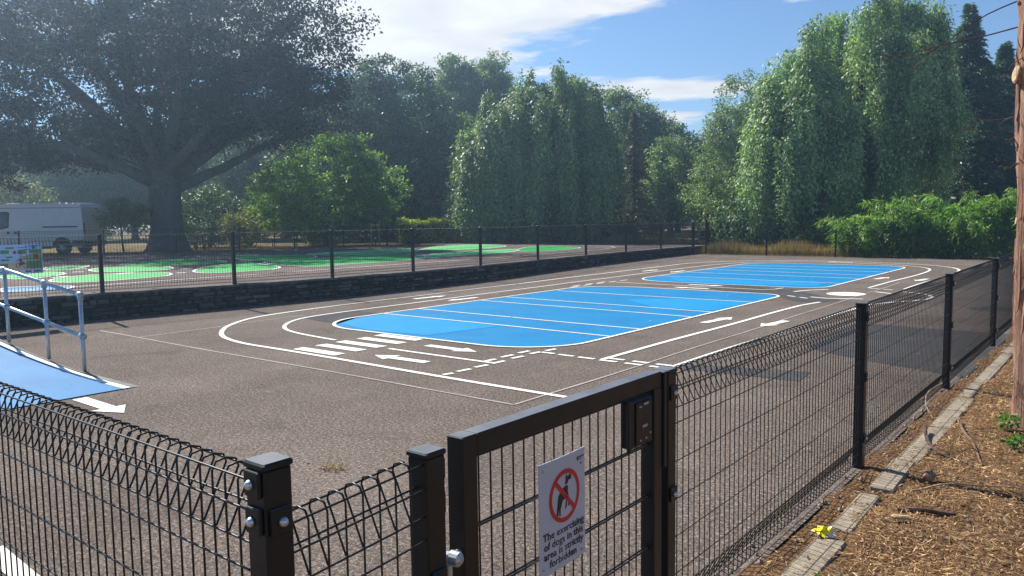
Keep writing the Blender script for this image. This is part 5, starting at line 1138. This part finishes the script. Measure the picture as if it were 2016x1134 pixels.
# --- grasses
def blades(name, label, n, xr, yr, h, m_, w_=.012, kind='stuff', mask=None):
    x = rng.uniform(*xr, n); y = rng.uniform(*yr, n)
    if mask is not None: k = mask(x, y); x, y = x[k], y[k]
    n = len(x); P = np.stack([x, y, hgt(x, y) - .02], 1); A = np.stack([.25 * rng.standard_normal(n), .25 * rng.standard_normal(n), np.ones(n)], 1)
    Nn = np.stack([rng.standard_normal(n), rng.standard_normal(n), .1 * rng.standard_normal(n)], 1); hh = h * (.4 + .8 * rng.random(n)) * (.8 + .35 * np.sin(x * 1.3) * np.sin(y * .9 + x))
    tag(put(name, leaf_mesh(name, P, A, Nn, hh, w_ * (.6 + .8 * rng.random(n)), m_)), label, 'grass', kind='stuff')
blades('tall_grass', 'tall dry straw coloured grass behind the end fences', 15000, (-21, -8.6), (30.9, 34.5), .62, M['lf_grass'], .018, mask=lambda x, y: ((x > -14.7) | (y > 32.9)) & (y > 31.0))
blades('green_grass', 'greener grass among the straw under the trees', 7000, (-21, -8.6), (30.95, 35.5), .5, M['lf_grass_g'], .018, mask=lambda x, y: ((x > -14.7) | (y > 33)) & (y > 31.0))
blades('lawn_grass', 'short dry grass under the beech and the bench', 26000, (-48, -31.0), (8, 42), .10, M['lf_grass'], .02)

# --- staked sapling, bench, table
b_ = np.array(on(741, 40.6)); root = empty('staked_sapling', tuple(b_), 'bare twiggy sapling tied between two stakes before the bright tree', 'sapling'); mb = MB()
Pp = limb_path(b_, b_ + z_ * 1.95, 0, 8, .01); mb.tube(Pp, np.linspace(.03, .014, 8), 6); part('stem', mb, M['bark'], root)
mb = MB()
for q in range(46):
    s = Pp[rng.integers(4, 8)]; e = s + np.array([.30 * rng.standard_normal(), .30 * rng.standard_normal(), .30 + .22 * rng.random()]); mb.tube(limb_path(s, e, -.05, 5, .05), np.linspace(.010, .004, 5), 4)
part('twigs', mb, M['twig'], root)
for dx in (-.2, .2):
    mb = MB(); mb.cyl(b_ + r2_ * dx - z_ * .1, b_ + r2_ * dx + z_ * 1.15, .032, 8); part('stake', mb, M['cutwood'], root)
mb = MB(); mb.box(b_ + z_ * 1.08, (.46, .03, .07), rz=YAW); part('tie_bar', mb, M['cutwood'], root)
mb = MB(); mb.box(b_ + z_ * .42 - f2_ * .05, (.10, .02, .10), rz=YAW); part('label_tag', mb, M['white'], root)
b_ = np.array(on(562, 46)); root = empty('park_bench', tuple(b_), 'dark park bench with a pale bundle on it under the bright tree', 'bench')
def bb(nm, c, d, m_): mb = MB(); mb.box(b_ + r2_ * c[0] + f2_ * c[1] + z_ * c[2], d, rz=YAW, bev=.008); return part(nm, mb, m_, root)
M['bwood'] = simple('bench_wood', (.11, .085, .065), .8, 0, .3, .3, 9)
for k in range(4): bb('seat_slat', (0, -.2 + k * .12, .45), (1.5, .09, .035), M['bwood'])
for k in range(3): bb('back_slat', (0, .26 + .03 * k, .58 + k * .13), (1.5, .03, .09), M['bwood'])
for q in (-.65, .65): bb('leg', (q, -.15, .21), (.06, .06, .43), M['dark_iron']); bb('leg', (q, .26, .42), (.06, .06, .84), M['dark_iron'])
mb = MB(); V0 = []; g_ = 8
for i in range(g_):
    for j in range(g_ * 2):
        a_ = j / (g_ * 2) * 6.283; ph = i / (g_ - 1) * math.pi; rr = 1 + .15 * rng.standard_normal(); V0.append(b_ + r2_ * (-.12 + .17 * rr * math.sin(ph) * math.cos(a_)) + f2_ * (-.02 + .13 * math.sin(ph) * math.sin(a_)) + z_ * (.66 - .20 * math.cos(ph)))
mb.add(V0, [(i * g_ * 2 + j, i * g_ * 2 + (j + 1) % (g_ * 2), (i + 1) * g_ * 2 + (j + 1) % (g_ * 2), (i + 1) * g_ * 2 + j) for i in range(g_ - 1) for j in range(g_ * 2)])
tag(part('cloth_bundle', mb, simple('pale_cloth', (.45, .46, .52), .9), None, True), 'pale cloth bundle lying on the dark park bench', 'bundle')
b_ = np.array(on(372, 41)); root = empty('picnic_table', tuple(b_), 'weathered dark picnic table half hidden by the beech trunk', 'table')
for k in range(5): bb('table_top', (0, -.3 + .15 * k, .76), (1.8, .13, .045), M['bwood'])
for q in (-.72, .72): bb('seat', (0, q, .45), (1.8, .26, .045), M['bwood'])
for q in (-.65, .65):
    bb('cross_beam', (q, 0, .42), (.09, 1.5, .07), M['bwood'])
    for s_ in (-1, 1):
        mb = MB(); c0 = b_ + r2_ * q; mb.tube([c0 + f2_ * s_ * .62 - z_ * .02, c0 + f2_ * s_ * .25 + z_ * .74], .05, 6); part('leg', mb, M['bwood'], root)

# --- the wood behind the park: one of each kind, then copies
g_ = 'dark trees of the wood behind the park'
proto = [tree('wood_tree', 'dark full crowned tree in the wood behind the park', (-60, 30, .2), 7, .3, [(0, 0, 6.6, 3.8, 3.8, 5.0), (1.6, 1, 8.4, 2.4, 2.4, 3.2), (-1.5, -1, 4.4, 3.4, 3.4, 3.8), (1, -1.6, 3.6, 3.2, 3.2, 3.2)], 430, 80, .9, .27, .155, 'lf_dark', 'bark_dark', g_, inner=.45),
         tree('wood_tree', 'dark full crowned tree in the wood behind the park', (-64, 36, .2), 7, .3, [(0, 0, 6.2, 4.0, 3.4, 4.6), (-1.6, 1, 7.6, 2.6, 2.6, 3.4), (1.5, -1, 4.0, 3.4, 3.4, 3.6)], 400, 80, .9, .27, .155, 'lf_dark', 'bark_dark', g_, inner=.45)]
spots = [(-150, 70, 1.1), (-60, 76, 1.0), (30, 82, .8), (110, 72, .75), (190, 66, .85), (270, 74, .95), (350, 66, .8), (430, 70, 1.0), (500, 62, .8), (570, 66, 1.05), (640, 60, .95), (700, 70, 1.15), (745, 62, 1.05), (830, 66, 1.1), (850, 58, .7), (940, 70, 1.1), (1010, 66, .95), (1120, 64, .85), (1150, 56, .62), (1200, 68, .85), (1290, 72, .8), (1300, 58, .55), (1380, 74, .7), (1420, 66, .72), (1540, 62, .9), (1640, 60, .95), (1740, 58, .9), (1850, 60, 1.0), (1940, 58, .95), (2060, 56, 1.0), (760, 54, .55), (1045, 52, .6)]
for i, (u, D, s) in enumerate(spots):
    o = proto[i] if i < 2 else copy_tree(proto[i % 2])
    x, y = tpos(u, D); o.location = (x, y, float(hgt(x, y)) - .1); o.rotation_euler = (0, 0, i * 1.7); o.scale = (s * (1 + .12 * math.sin(i * 2.1)), s * (1 + .12 * math.sin(i * 1.3)), s)

# ------------------------------------------------------------------ thin air volume added to imitate sun glare in the lens
mb = MB(); mb.box((-35, 65, 8.7), (330, 270, 20.6))
hz = bpy.data.materials.new('glare_haze'); hz.use_nodes = True; ht = hz.node_tree; ht.nodes.clear()
ho = ht.nodes.new('ShaderNodeOutputMaterial'); hv = ht.nodes.new('ShaderNodeVolumePrincipled')
hv.inputs['Color'].default_value = (.52, .76, 1, 1); hv.inputs['Density'].default_value = .0023; hv.inputs['Anisotropy'].default_value = .7
ht.links.new(hv.outputs[0], ho.inputs['Volume'])
tag(part('glare_haze', mb, hz), kind='stuff')
